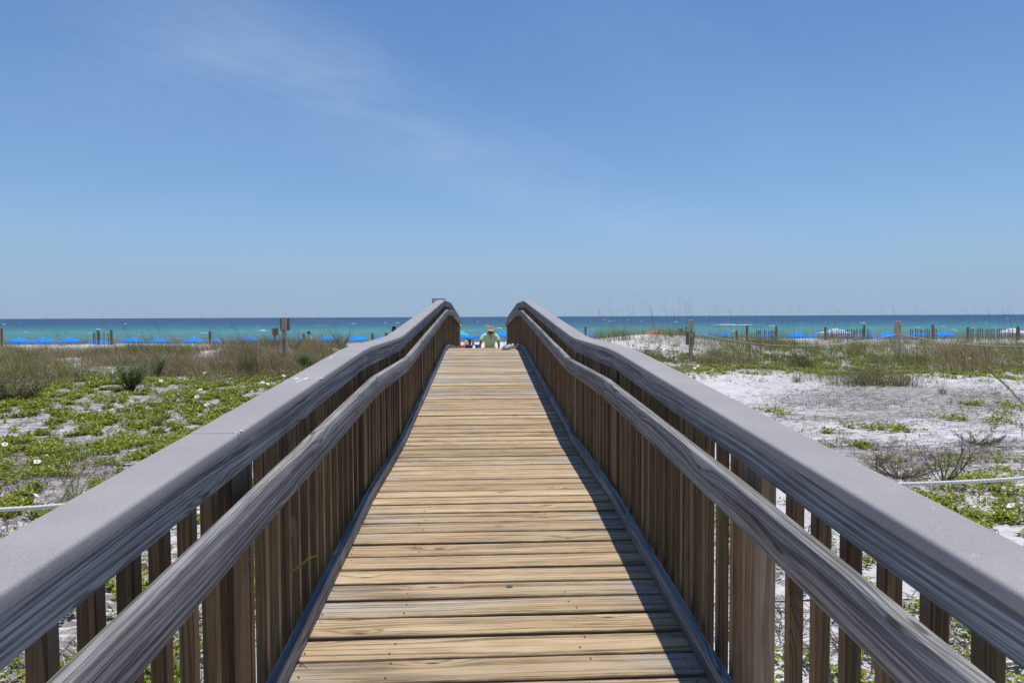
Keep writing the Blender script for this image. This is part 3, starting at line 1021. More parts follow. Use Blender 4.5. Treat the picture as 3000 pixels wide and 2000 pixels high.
parts = []
tx = []; ty = []
for (n, x0, x1, y0, y1) in ((9000, -28, -2.4, 15.5, 30.5), (4200, 2.4, 30, 15.5, 30.5), (1300, -30, -2.5, 29, 36), (1900, 2.5, 34, 27, 36)):
    a_, b_ = tussocks(n, x0, x1, y0, y1, 70)
    tx.append(a_); ty.append(b_)
tx = np.concatenate(tx); ty = np.concatenate(ty)
print('tussocks', len(tx))
typ = fbm(tx * .35 + 7, ty * .35, 90, 2) + np.where(tx > 0, 0.08, -.06)     # greener on the right
for isg in (0, 1):
    sel = (typ > 0.50) if isg else (typ <= 0.50)
    cx, cy = tx[sel], ty[sel]
    nb = 34 if isg else 46
    n = len(cx) * nb
    BX = np.repeat(cx, nb) + rng.normal(0, .13 if isg else .22, n); BY = np.repeat(cy, nb) + rng.normal(0, .13 if isg else .22, n)
    th = np.repeat(rng.uniform(.65, 1.25, len(cx)), nb)
    H = rng.uniform(.25, .68, n) * th * (1.0 if isg else .8)
    ang = np.where(rng.random(n) < .5, rng.normal(2.7, .7, n), rng.uniform(0, 6.283, n))
    colr = pick(GREEN, [.3, .3, .15, .15, .1], n) if isg else pick(DRY, [.3, .25, .2, .15, .1], n)
    colr = np.clip(colr * np.repeat(rng.uniform(.55, 1.3, len(cx)), nb)[:, None], .01, .8)
    W = rng.uniform(.004, .009, n)
    parts.append(blades(BX, BY, ground(BX, BY) - .01, ang, rng.uniform(.1, 1.1, n) * (1 if isg else 1.7), H, W, colr, .8, 3))
V, F, C = cat(parts)
print('grass faces', len(F))
g_ = np_mesh('dune_grass', V, F, M['blade'], C)
tag(g_, 'olive and straw brown dune grass growing in tufts along the ridge', 'grass', kind='stuff')

# tall sea oats stalks
parts = []
st = []
for (pa, pb, pya, pyb, n) in ((0, 520, 985, 1060, 34), (430, 780, 985, 1070, 26), (640, 760, 1000, 1090, 20), (880, 1060, 985, 1040, 26), (1620, 1780, 985, 1030, 40), (1760, 2000, 985, 1050, 50),
                              (1980, 2330, 985, 1080, 75), (2300, 2700, 985, 1070, 50), (2680, 3000, 985, 1080, 60)):
    for k in range(n):
        px = random.uniform(pa, pb)
        dist = random.uniform(15.5, 29)
        x = at(px, 1000, dist).x
        if abs(x) < 2.2: continue
        st.append((x, dist))
st = np.array(st)
n = len(st)
z0 = ground(st[:, 0], st[:, 1])
left = st[:, 0] < 0
H = rng.uniform(.8, 1.95, n) * np.where(left, .88, .93)
ang = np.where(left, rng.normal(3.3, .35, n), rng.normal(3.0, 1.0, n))
ln = np.where(left, rng.uniform(.22, .5, n), rng.uniform(.03, .24, n))
colr = pick([(0.12, 0.10, 0.06), (0.20, 0.17, 0.09), (0.30, 0.26, 0.13), (0.10, 0.11, 0.05)], [.35, .3, .15, .2], n)
parts.append(blades(st[:, 0], st[:, 1], z0, ang, ln, H, rng.uniform(.004, .0075, n), colr, .7, 8, np.zeros(n)))
# seed heads
hx = st[:, 0] + np.cos(ang) * H * ln; hy = st[:, 1] + np.sin(ang) * H * ln; hz = z0 + H * (1 - .38 * ln)
for k in range(7):
    s = 1 - k * .028
    hs = H * ln * s ** 1.7
    parts.append(blades(st[:, 0] + np.cos(ang) * hs, st[:, 1] + np.sin(ang) * hs, z0 + H * (s - .38 * ln * s ** 2.2), ang + rng.normal(0, .6, n), rng.uniform(.3, .9, n), rng.uniform(.04, .09, n) * (rng.random(n) < .45), np.full(n, .006), colr, .5, 8, np.zeros(n)))
V, F, C = cat(parts)
g_ = np_mesh('sea_oats', V, F, M['blade'], C)
tag(g_, 'tall thin sea oats stalks standing above the dune against the sky', 'sea oats', kind='stuff')

# dry twigs, straw and stems lying on the sand
parts = []
LB2 = LB + [(v[0], v[1], v[2], v[3], v[4] * .45) for v in VB]
for (n, x0, x1, y0, y1) in ((26000, -8, -1.1, 1.4, 9), (26000, 1.1, 8, 1.4, 9), (16000, -14, -1.2, 9, 18), (22000, 1.2, 15, 9, 20)):
    x, y = area_sample(n, x0, x1, y0, y1)
    d = np.clip(blobs(x, y, LB2) + .05, 0, 1) * np.clip((fbm(x * 1.1, y * 2.0, 111, 3) - .36) * 5, 0.03, 1)
    k = (rng.random(n) < d) & clearance(x)
    x = x[k]; y = y[k]; n = len(x)
    ang = rng.uniform(0, 6.283, n)
    L = rng.uniform(.04, .26, n)
    z = ground(x, y) + rng.uniform(.002, .02, n)
    colr = pick([(0.10, 0.08, 0.065), (0.16, 0.13, 0.10), (0.24, 0.20, 0.16), (0.07, 0.055, 0.05)], [.35, .3, .15, .2], n)
    # lying blade: nearly horizontal, gently arched
    ca, sa = np.cos(ang), np.sin(ang)
    w_ = rng.uniform(.002, .0045, n)
    arch = rng.uniform(.0, .05, n)
    Vs = []
    bend_ = rng.uniform(-.25, .25, n)
    for s in (0, .33, .67, 1.0):
        lat = bend_ * L * s * s
        p = np.stack([x + ca * L * s - sa * lat, y + sa * L * s + ca * lat, ground(x + ca * L * s, y + sa * L * s) + .004 + arch * math.sin(math.pi * s)], 1)
        sd = np.stack([-sa, ca, np.zeros(n)], 1) * (w_ * (1 - .5 * s))[:, None]
        Vs.append(p - sd); Vs.append(p + sd)
    V = np.stack(Vs, 1).reshape(-1, 3); b0 = np.arange(n) * 8
    F = np.concatenate([np.stack([b0 + 2 * i, b0 + 2 * i + 1, b0 + 2 * i + 3, b0 + 2 * i + 2], 1) for i in range(3)])
    parts.append((V, F, np.repeat(colr, 8, axis=0)))
V, F, C = cat(parts)
print('twig faces', len(F))
g_ = np_mesh('dry_litter', V, F, M['twig'], C)
tag(g_, 'dry grey brown stems and straw lying on the white sand', 'plant litter', kind='stuff')


# ------------------------------------------------------------------ single plants
def twig_tree(base, n, H, spread, seed, thick=.006, leafy=0, leafcol=None, up=.8):
    rs = random.Random(seed)
    mb = MB(); lv = []
    for i in range(n):
        a = rs.uniform(0, 6.283); l = H * rs.uniform(.6, 1.1)
        p = Vector((rs.uniform(-.02, .02), rs.uniform(-.02, .02), 0)); d = Vector((math.cos(a) * spread, math.sin(a) * spread, up)).normalized()
        pts = [p.copy()]
        for s in range(5):
            d = (d + Vector((rs.uniform(-.2, .2), rs.uniform(-.2, .2), rs.uniform(-.05, .22)))).normalized()
            p = p + d * l / 5; pts.append(p.copy())
            if s > 0 and rs.random() < .75:
                d2 = (d + Vector((rs.uniform(-.8, .8), rs.uniform(-.8, .8), rs.uniform(-.1, .6)))).normalized()
                q = [p.copy(), p + d2 * l * .18, p + d2 * l * .34 + Vector((0, 0, l * .03))]
                mb.tube(q, [thick * .5, thick * .35, thick * .15], 4)
                lv += q[1:]
        mb.tube(pts, [thick * (1 - .8 * s / 5) for s in range(6)], 5)
        lv += pts[2:]
    return mb, lv


def shrub(name, label, cat_, loc, n, H, spread, seed, leafcol, nleaf, leaflen, twigc=(0.13, 0.09, 0.07), group=None, up=.8, leafw=.25):
    root = thing(name, label, cat_, loc, 0, group)
    mb, lv = twig_tree(loc, n, H, spread, seed, .006, up=up)
    mt = plain(name + '_stem', twigc, .85, .25, 30)
    mb.build('stem', mt, root, smooth=True)
    if nleaf:
        P = np.array([tuple(p) for p in lv]); k = rng.integers(0, len(P), nleaf)
        Q = P[k] + rng.normal(0, H * .035, (nleaf, 3))
        Q[:, 2] = np.maximum(Q[:, 2], .01)
        L = rng.uniform(.6, 1.2, nleaf) * leaflen
        V, F, C = leaf_batch(Q[:, 0], Q[:, 1], Q[:, 2], rng.uniform(0, 6.283, nleaf), rng.uniform(.1, 1.3, nleaf), L, L * leafw, pick(leafcol, [1 / len(leafcol)] * len(leafcol), nleaf))
        np_mesh('leaves', V, F, M['leaf'], C, root)
    return root


def sh(px, py, *a, **k):
    p = hit(px, py)
    return Vector((p.x, p.y, gz(p.x, p.y) - .01))


ROSE = [(0.11, 0.19, 0.05), (0.18, 0.27, 0.08), (0.08, 0.13, 0.045)]
shrub('green_shrub', 'large dark green rosemary like shrub amid the vines left of the boardwalk', 'shrub', sh(385, 1148), 46, .55, .8, 33, ROSE, 4200, .055, up=.9, group='feathery green shrubs', leafw=.2)
shrub('green_shrub', 'small dark green shrub just right of the large rosemary like shrub', 'shrub', sh(462, 1108), 14, .45, .45, 4, ROSE, 1500, .055, up=1.2, group='feathery green shrubs', leafw=.16)
shrub('green_shrub', 'green bushy shrub touching the left rail cap beside the landing', 'shrub', sh(905, 1088), 30, .42, .9, 5, ROSE, 4000, .05, up=1.0, group='feathery green shrubs', leafw=.18)
shrub('grey_shrub', 'grey green twiggy shrub at the foot of the post with the large sign board', 'shrub', sh(860, 1030), 20, .6, .7, 6, [(0.13, 0.15, 0.09), (0.19, 0.19, 0.12)], 1200, .035, group='grey twiggy shrubs')
shrub('grey_shrub', 'wide dark grey green shrub beside the left rail cap before the blue umbrella', 'shrub', sh(1000, 1022), 34, .75, .9, 7, [(0.10, 0.12, 0.06), (0.16, 0.14, 0.09)], 2200, .04, group='grey twiggy shrubs')
shrub('grey_shrub', 'brown and olive bush at the far left edge of the vines', 'shrub', sh(60, 1172), 60, .55, 1.5, 8, [(0.16, 0.17, 0.07), (0.25, 0.19, 0.12)], 5200, .04, group='grey twiggy shrubs')
shrub('low_shrub', 'low spreading silver green plant on bare sand right of the boardwalk', 'shrub', sh(2860, 1305), 15, .30, 1.9, 9, [(0.13, 0.18, 0.08), (0.17, 0.22, 0.11)], 520, .028, group='low plants on bare sand', up=.45, leafw=.4)
shrub('bare_shrub', 'leafless brown twig bush on the sand behind the right rope', 'dead shrub', sh(2765, 1425), 14, .42, 1.0, 10, None, 0, 0, twigc=(0.12, 0.085, 0.075), up=.9)
shrub('bare_shrub', 'flat heap of tangled grey twigs beside the right rail cap', 'dead shrub', sh(2640, 1400), 60, .34, 2.4, 11, None, 0, 0, twigc=(0.17, 0.13, 0.11), up=.35)
shrub('bare_shrub', 'small leafless twig sprouting from litter left of the silver green plant', 'dead shrub', sh(2560, 1370), 6, .34, 1.2, 12, None, 0, 0, twigc=(0.12, 0.085, 0.075), up=.9)
shrub('bare_shrub', 'dark leafless twig standing right behind the left rail near the landing', 'dead shrub', sh(800, 1095), 9, .6, .8, 13, None, 0, 0, twigc=(0.07, 0.05, 0.04), up=1.0)
shrub('bare_shrub', 'tangle of grey driftwood twigs behind the large rosemary like shrub', 'dead shrub', sh(350, 1085), 14, .5, 1.6, 14, None, 0, 0, twigc=(0.15, 0.115, 0.09), up=.5)


def tussock(label, loc, n, H, lean, cols, seed, spread=.16, ang=None, group='grass clumps standing alone'):
    root = thing('grass_clump', label, 'grass clump', loc, 0, group)
    x = rng.normal(0, spread, n); y = rng.normal(0, spread * .7, n)
    a_ = rng.uniform(0, 6.283, n) if ang is None else np.where(rng.random(n) < .65, rng.normal(ang, .6, n), rng.uniform(0, 6.283, n))
    V, F, C = blades(x, y, np.full(n, -.02), a_, rng.uniform(.1, 1.5, n) * lean, rng.uniform(.35, 1.1, n) * H, rng.uniform(.003, .007, n), pick(cols, [.2] * 5, n), 1.0, 5)
    np_mesh('blades', V, F, M['blade'], C, root)
    return root


tussock('big arching grass clump on the edge of the bare sand, brown at its base', sh(2540, 1128), 900, .80, 1.0, GREEN[:3] + DRY[1:3], 1, .38, 2.9)
tussock('brown stubby grass clump right beside the big arching clump', sh(2640, 1132), 360, .55, .5, DRY, 2, .20)
tussock('upright dark green grass clump above the vine strip right of the boardwalk', sh(2350, 1078), 420, .75, .5, GREEN[:3] + DRY[1:3], 3, .18)
tussock('thin reddish grass clump left of the big arching clump', sh(2335, 1120), 120, .42, .4, DRY, 4, .08)
tussock('small green grass tuft on grey litter right of the big arching clump', sh(2760, 1155), 46, .40, 1.2, GREEN, 5, .06)
tussock('wispy grass tuft on the vines close to the left rail cap', sh(465, 1245), 90, .48, .8, GREEN, 6, .07)
tussock('tall dark stemmed grass clump among vines near the left rail cap', sh(725, 1105), 300, 1.15, .3, DRY[:3] + GREEN[:2], 7, .16)
tussock('pale grass clump behind the large rosemary like shrub', sh(510, 1100), 220, .6, .5, GREEN, 8, .14)
tussock('straw coloured grass clump at the left foot of the brown grass bank', sh(270, 1100), 320, .6, .7, GREEN[3:] + DRY[1:4], 9, .2)
tussock('long drooping grass tuft at the lower left edge of the vines', (-3.15, 5.3, gz(-3.15, 5.3)), 90, .75, 1.5, GREEN, 10, .06, 0.3)
tussock('green reed tuft seen through the pickets of the left railing', (-1.25, 3.0, gz(-1.25, 3.0)), 60, .7, .5, GREEN[:3] + DRY[3:] , 11, .06)
tussock('sparse tall tuft seen through the pickets of the right railing', (1.75, 2.7, gz(1.75, 2.7)), 40, .55, .4, GREEN, 12, .05)

# long arching seed stalk reaching in from the right edge
root = thing('seed_stalk', 'long arching yellow green seed stalk leaning in over the sand at the right edge', 'grass stalk', (0, 0, 0))
mb = MB()
pts = [at(px, py, d) for (px, py, d) in ((3075, 1300, 4.55), (3020, 1205, 4.5), (2980, 1165, 4.45), (2945, 1128, 4.4), (2900, 1090, 4.3), (2850, 1050, 4.25), (2825, 1026, 4.2))]
mb.tube(pts, [.006, .005, .0045, .004, .003, .0025, .0015], 5)
mb.tube([Vector((pts[0].x + .2, pts[0].y + .1, gz(pts[0].x + .2, pts[0].y) - .05)), pts[0] + Vector((.06, .03, -.3)), pts[0]], [.007, .006, .006], 5)
M['stalk'] = plain('seed_stalk_green', (0.25, 0.25, 0.10), .7, .2, 40)
mb.build('stem', M['stalk'], root, smooth=True)
PP = []
for i in range(90):
    s = random.uniform(.35, 1) * (len(pts) - 1); k = min(int(s), len(pts) - 2)
    PP.append(tuple(pts[k].lerp(pts[k + 1], s - k)))
PP = np.array(PP)
dv = (pts[-1] - pts[2])
V, F, C = blades(PP[:, 0], PP[:, 1], PP[:, 2], np.full(90, math.atan2(dv.y, dv.x)) + rng.normal(0, .25, 90), rng.uniform(.8, 1.2, 90), rng.uniform(.04, .10, 90), np.full(90, .006), pick([(0.30, 0.28, 0.12), (0.36, 0.31, 0.15)], [.5, .5], 90), .2, 3)
np_mesh('seed_head', V, F, M['blade'], C, root)
# grass leaf poking through the left pickets over the toe board
root = thing('grass_leaf', 'yellow green grass leaf poking through the left pickets above the toe board', 'grass leaf', (0, 0, 0))
p0 = at(868, 1664, 2.70); p1 = at(888, 1650, 2.66); p2 = at(905, 1633, 2.62); p3 = at(916, 1631, 2.60); p4 = at(929, 1625, 2.58)
q = [p0 + Vector((-.13, .03, -.10)), p0, p1, p2, p3, p4]
wq = [.005, .006, .0065, .005, .003, .001]
V = []; 
for a_, w_ in zip(q, wq): V += [tuple(a_ + Vector((0, 0, w_))), tuple(a_ + Vector((.004, 0, -w_ * .3)))]
F = [(2 * i, 2 * i + 1, 2 * i + 3, 2 * i + 2) for i in range(len(q) - 1)]
np_mesh('blade', np.array(V), np.array(F), M['blade'], np.array([(0.20, 0.25, 0.04)] * len(V)), root)

# flowers
def make_flower():
    V = []; F = []; mi = []
    n = 10
    prof = [(.004, -.045), (.006, -.02), (.012, -.005), (.026, .004), (.036, .002)]
    for (r_, z_) in prof:
        for i in range(n):
            a = 2 * math.pi * i / n
            rr = r_ * (1 + (.10 * math.cos(5 * a) if r_ > .02 else 0))
            V.append((rr * math.cos(a), rr * math.sin(a), z_ + (.004 * math.sin(3 * a) if r_ > .03 else 0)))
    for k in range(len(prof) - 1):
        for i in range(n):
            F.append((k * n + i, k * n + (i + 1) % n, (k + 1) * n + (i + 1) % n, (k + 1) * n + i)); mi.append(1 if k < 2 else 0)
    return np.array(V), np.array(F), mi


M['petal'] = plain('petal_white', (0.80, 0.81, 0.78), .6, .05, 20)
M['throat'] = plain('flower_throat', (0.62, 0.62, 0.30), .6, .1, 20)
V, F, mi = make_flower()
fl0 = np_mesh('white_flower', V, F, [M['petal'], M['throat']], smooth=True, mi=mi)
FL = [(117, 1107), (114, 1130), (332, 1126), (285, 1157), (331, 1174), (418, 1150), (432, 1149), (472, 1127), (588, 1155), (515, 1180), (577, 1174), (540, 1200), (606, 1200), (618, 1205),
      (390, 1270), (160, 1290), (255, 1330), (15, 1318), (110, 1375), (107, 1481), (240, 1262), (676, 1118), (707, 1162), (560, 1100), (600, 1102), (638, 1160), (750, 1085), (802, 1093), (718, 1105), (712, 1165), (490, 1073), (383, 1073), (895, 1040), (1015, 1048), (770, 1130), (785, 1135), (832, 1110), (665, 1120), (745, 1075),
      (1982, 1058), (2008, 1061), (2077, 1048), (2108, 1058), (2045, 1080), (2035, 1088), (1960, 1055), (2575, 1072), (2320, 1057), (2319, 1045), (2383, 1045), (2450, 1048), (2810, 1056), (2854, 1062), (2798, 1037), (2937, 1102), (2810, 1113), (2861, 1098), (2885, 1051), (2840, 1057),
      (2985, 1372), (2810, 1455), (2187, 1040), (2150, 1079), (2960, 1515), (2905, 1110)]

LM = [(385, 1120, 'the large rosemary like shrub'), (462, 1095, 'the small dark green shrub'), (465, 1235, 'the wispy grass tuft close to the left rail cap'),
      (725, 1085, 'the tall dark stemmed grass clump'), (905, 1070, 'the bushy shrub touching the left rail cap'), (60, 1150, 'the brown bush at the left edge'),
      (110, 1465, 'the left rope'), (2550, 1100, 'the big arching grass clump'), (2350, 1060, 'the dark green grass clump on the vine strip'), (2760, 1140, 'the small grass tuft on grey litter'),
      (2860, 1300, 'the silver green plant'), (2850, 1430, 'the right rope'), (2024, 1000, 'the right sign post'), (2631, 1000, 'the clean pale rope post'), (2900, 1090, 'the arching seed stalk'),
      (800, 1080, 'the dark leafless twig behind the left rail'), (850, 1020, 'the large sign post')]
FP = []


def flower_labels(L):
    """name each flower by the landmark it stands nearest to and the side it stands on"""
    used = {}
    L = [l for l in L]
    out = []
    for (px, py, y, o) in L:
        best = sorted(LM, key=lambda m: (m[0] - px) ** 2 + 4 * (m[1] - py) ** 2)
        done = False
        for m in best[:6]:
            dx_, dy_ = px - m[0], (py - m[1]) * 1.6
            opts = []
            far = math.hypot(dx_, dy_)
            rng_ = 'just ' if far < 55 else ('' if far < 130 else 'well ')
            hor = 'left of' if dx_ < 0 else 'right of'
            ver = 'above' if dy_ < 0 else 'below'
            opts = ['%s%s %s' % (rng_, hor if abs(dx_) > abs(dy_) else ver, m[2]), '%sto the %s and %s %s' % (rng_, 'left' if dx_ < 0 else 'right', ver, m[2])]
            for q in opts:
                lb = 'white trumpet flower ' + q
                if len(lb.split()) <= 16 and lb not in used:
                    used[lb] = 1; out.append((o, lb)); done = True; break
            if done: break
        if not done: out.append((o, 'white trumpet flower among the vines'))
    for o, lb in out:
        tag(o, lb, 'flower', 'white flowers on the beach vines')


for i, (px, py) in enumerate(FL):
    p = hit(px, py + 6)
    o = fl0 if i == 0 else fl0.copy()
    if i: COL.objects.link(o)
    k = .95 if p.y < 12 else 1.2
    o.scale = (k, k, k)
    o.location = (p.x, p.y, gz(p.x, p.y) + .10 * k)
    o.rotation_euler = (random.uniform(.2, .8), random.uniform(-.5, .5), random.uniform(0, 6.28))
    FP.append((px, py, p.y, o))
flower_labels(FP)

# ------------------------------------------------------------------ rope lines
M['ropew'] = plain('white_rope', (0.66, 0.65, 0.62), .8, .12, 80)


def twisted_rope(pts, r, pitch=.075, n=12, step=.006):
    P = [Vector(p) for p in pts]
    # resample
    out = []; L = 0
    for a, b_ in zip(P[:-1], P[1:]):
        d = (b_ - a).length; k = max(1, int(d / step))
        for i in range(k): out.append((a.lerp(b_, i / k), L + d * i / k))
        L += d
    out.append((P[-1], L))
    V = []; F = []
    for i, (p, l) in enumerate(out):
        t_ = (out[min(i + 1, len(out) - 1)][0] - out[max(i - 1, 0)][0]).normalized()
        a = t_.cross(Vector((0, 0, 1))).normalized(); b_ = t_.cross(a)
        for k in range(n):
            an = 2 * math.pi * k / n
            rr = r * (0.62 + 0.38 * abs(math.cos(1.5 * (an + l / pitch * 2 * math.pi / 1.0))))
            V.append(tuple(p + a * math.cos(an) * rr + b_ * math.sin(an) * rr))
    for i in range(len(out) - 1):
        for k in range(n):
            F.append((i * n + k, i * n + (k + 1) % n, (i + 1) * n + (k + 1) % n, (i + 1) * n + k))
    return np.array(V), np.array(F)


def sag(a, b_, s, n=16):
    a = Vector(a); b_ = Vector(b_)
    return [a.lerp(b_, i / n) - Vector((0, 0, s * 4 * (i / n) * (1 - i / n))) for i in range(n + 1)]


def wooden_post(label, x, y, ztop, sz, mat, group=None, boards=(), name='rope_post', cat_='post'):
    root = thing(name, label, cat_, (x, y, gz(x, y)), 0, group)
    zb = -.3; zt = ztop - gz(x, y)
    mb = MB(); mb.box((0, 0, (zt + zb) / 2), (sz, sz, zt - zb), random.random(), 'z', bev=.006)
    mb.build('post', mat, root, smooth=True)
    return root


m, t, b = newmat('rusty_post_wood')
ga = t.n('ShaderNodeAttribute', attribute_name='gc')
u, v, z = t.sep(ga.outputs['Vector'])
fb = t.noise(t.comb(t.math('MULTIPLY', u, 3.0), t.math('MULTIPLY', v, 70.0), t.math('MULTIPLY', z, 70.0)), 1.0, 4.0, .6)
c = t.mix(t.mapr(fb, .3, .7), (0.46, 0.36, 0.25), (0.72, 0.60, 0.45))
rn_ = t.noise(t.comb(t.math('MULTIPLY', u, 2.0), t.math('MULTIPLY', v, 30.0), t.math('MULTIPLY', z, 30.0)), 1.0, 2.0, .5)
rm = t.math('MULTIPLY', t.mapr(u, -.42, .12), t.mapr(u, .17, .21, 1.0, 0.0))
rm = t.math('MULTIPLY', rm, t.mapr(t.math('ABSOLUTE', v), .02, .05, 1.0, 0.0))
c = t.mix(t.math('MULTIPLY', rm, t.mapr(rn_, .25, .6, .3, 1.0)), c, (0.36, 0.15, 0.035))
t.set(b, 'Base Color', c)
b.inputs['Roughness'].default_value = .8
bump(t, b, fb, .002, .5)
M['rusty'] = m

DP = 22.0
sA = at(832, 929, DP); sB = at(2024, 937, DP); sC = at(2631, 940, DP)
M['dark'] = plain('dark_metal', (0.05, 0.045, 0.04), .5, .2, 30)
rootA = wooden_post('pale square post with rust streak carrying the large weathered sign board left of the boardwalk', sA.x, sA.y, sA.z, .135, M['rusty'], name='sign_post', cat_='sign')
lz = lambda root, py: at(832, py, DP).z - root.location.z
mb = MB(); zc = (at(832, 931, DP).z + at(832, 968, DP).z) / 2 - rootA.location.z
mb.box((0, .085, zc), (.31, .03, .41), .4, 'z', Matrix.Rotation(R(-2), 3, 'Y'), bev=.004)
mb.build('sign_board', M['board'], rootA)
mb = MB(); mb.box((0.0, -.071, lz(rootA, 969)), (.05, .012, .05), 0, 'z', bev=.004); mb.build('bracket', M['dark'], rootA)
rootB = wooden_post('pale rust streaked rope post right of the boardwalk, grey board behind it', sB.x, sB.y, sB.z, .115, M['rusty'], name='sign_post', cat_='sign')
mb = MB(); zc = (at(2024, 970, DP).z + at(2024, 1010, DP).z) / 2 - rootB.location.z
mb.box((0, .075, zc), (.29, .03, .44), .4, 'z', bev=.004)
mb.build('sign_board', M['board'], rootB)
mb = MB(); mb.box((0.0, -.061, at(2024, 972, DP).z - rootB.location.z), (.04, .012, .05), 0, 'z', bev=.004); mb.build('bracket', M['dark'], rootB)
rootC = wooden_post('clean pale square rope post standing alone in the grass at the right', sC.x, sC.y, sC.z, .135, M['post'])
# smaller signs farther off
DQ = 31.0
for (px, py0, py1, wpx, lab) in ((805, 960, 982, 20, 'small weathered sign board on a short post left of the large sign'),
                                 (1995, 961, 985, 15, 'small brown sign board on a short post left of the right sign post')):
    a = at(px, py0 + 1, DQ); x, y_ = a.x, a.y
    root = thing('small_sign', lab, 'sign', (x, y_, gz(x, y_)))
    zt = a.z - root.location.z; zl = at(px, py1, DQ).z - root.location.z
    mb = MB(); mb.box((0, 0, (zt - .2) / 2 - .1 + .05), (.09, .09, zt + .2), random.random(), 'z', bev=.004); mb.build('post', M['drift'], root)
    mb = MB(); mb.box((0, .06, (zt + zl) / 2 + .01), (wpx / 2000 * DQ, .025, zt - zl), random.random(), 'z', bev=.003); mb.build('sign_board', M['board'], root)

# near ropes
a = Vector((1.02, 3.80, E - .93)); b_ = Vector((4.3, 3.66, E - .80))
V, F = twisted_rope(sag(a, b_, .085), .0115)
r1 = np_mesh('rope', V, F, M['ropew'], smooth=True); tag(r1, 'white twisted rope running out from the right side of the boardwalk', 'rope')
a = Vector((-.92, 3.80, E - .82)); b_ = Vector((-4.8, 3.62, E - .80))
V, F = twisted_rope(sag(a, b_, .21), .0132)
r2 = np_mesh('rope', V, F, M['ropew'], smooth=True); tag(r2, 'white twisted rope running out from the left side of the boardwalk', 'rope')
p0, p1 = at(2880, 2010, 2.9), at(3080, 1930, 2.9)
pl = [Vector((2.05 + .22 * i, 2.85 + .05 * math.sin(i * 1.3) + .035 * i, gz(2.05 + .22 * i, 2.85 + .035 * i) + .025)) for i in range(8)]
V, F = twisted_rope(pl, .011)
r3 = np_mesh('rope', V, F, M['ropew'], smooth=True); tag(r3, 'white rope lying on the sand in the lower right corner', 'rope')
mb = MB()
pa = at(2030, 973, DP - .07); pb = at(2631, 977, DP - .07)
mb.tube(sag(pa, pb, .42, 20), .0085, 6); 
rr_ = mb.build('rope', M['ropew'], smooth=True); tag(rr_, 'slack rope sagging between the two pale posts right of the boardwalk', 'rope')
mb = MB(); pc = at(3260, 984, DP + .5)
mb.tube(sag(pb, pc, .38, 20), .0085, 6)
rr_ = mb.build('rope', M['ropew'], smooth=True); tag(rr_, 'rope dropping rightwards from the clean pale post into the grass', 'rope')

# ------------------------------------------------------------------ sand fences on the ridge
M['wire'] = plain('fence_wire', (0.12, 0.10, 0.09), .5, .1, 10, metal=.5)


def sand_fence(label, posts, spans, dist):
    """posts: [(px, topy)], spans: [(px0, px1, topy)] of pickets"""
    xs = [at(p[0], p[1], dist).x for p in posts]
    x0 = sum(xs) / len(xs)
    root = thing('sand_fence', label, 'fence', (x0, dist, gz(x0, dist)), 0, 'sand fences on the ridge')
    for (px, py) in posts:
        p = at(px, py, dist)
        zb = gz(p.x, dist) - .3
        mb = MB(); c_ = random.uniform(-.02, .02)
        mb.tube([(p.x - x0 + c_, .06, zb - root.location.z), (p.x - x0, .06, p.z - root.location.z)], [.062, .056], 10, random.random())
        mb.build('post', M['drift'], root, smooth=True)
    for (pa, pb, py) in spans:
        a = at(pa, py, dist); b2 = at(pb, py, dist)
        mb = MB(); x = a.x
        wires = []
        while x < b2.x:
            g0 = gz(x, dist)
            zt = a.z + random.uniform(-.05, .05)
            zb = g0 - .08
            ln = random.uniform(-.03, .03)
            mb.box((x - x0, random.uniform(-.02, .02), (zt + zb) / 2 - root.location.z), (.038, .012, zt - zb), random.random(), 'z', Matrix.Rotation(ln, 3, 'Y'))
            x += random.choice((.09, .10, .12, .19))
        mb.build('pickets', M['drift'], root)
        mb = MB()
        for dz_ in (.12, .34):
            mb.tube([(a.x - x0, -.012, a.z - dz_ - root.location.z), (b2.x - x0, -.012, a.z - dz_ - root.location.z)], .004, 4)
        mb.build('wire', M['wire'], root)
    return root


sand_fence('short sand fence with two round posts on the ridge, far left', [(285, 967.5), (324, 966)], [(273, 322, 974.5)], 33.5)
sand_fence('sand fence between round posts behind the grass, left of the checkered canopy', [(2276, 955), (2159, 968)], [(2216, 2272, 969)], 33.5)
sand_fence('sand fence running in front of the checkered canopy', [(2420, 958), (2534, 953)], [(2424, 2546, 966)], 33.5)
sand_fence('sand fence right of the clean pale rope post', [(2626, 960), (2735, 951)], [(2668, 2748, 963)], 33.5)
sand_fence('sand fence at the far right before the pink striped umbrella', [(2838, 958), (2985, 954)], [(2842, 2990, 962)], 33.5)
for (px, py, lab) in ((4, 961, 'round fence post at the left edge of the view'), (614, 970, 'round fence post in the grass halfway to the left sign'),
                      (889, 977, 'short round post right of the large left sign'), (1091, 977, 'small round post behind the left rail right of the lone blue umbrella'),
                      (1131, 974.5, 'short yellowish post right beside the person in white behind the left rail'),
                      (1715, 957, 'round post just right of the right rail cap'), (1931, 968, 'small dark post before the red umbrella'), (2010, 957, 'round brown post left of the right sign post'), (2188, 953, 'dark leaning post in the grass left of the right fences')):
    d_ = 33.0 if px != 1131 else 27
    p = at(px, py, d_)
    root = thing('fence_post', lab, 'post', (p.x, p.y, gz(p.x, p.y)), 0, 'single posts on the ridge')
    mb = MB(); mb.tube([(0, 0, -.3), (0.01, 0, p.z - root.location.z)], [.06, .055], 10, random.random())
    mb.build('post', M['drift'], root, smooth=True)

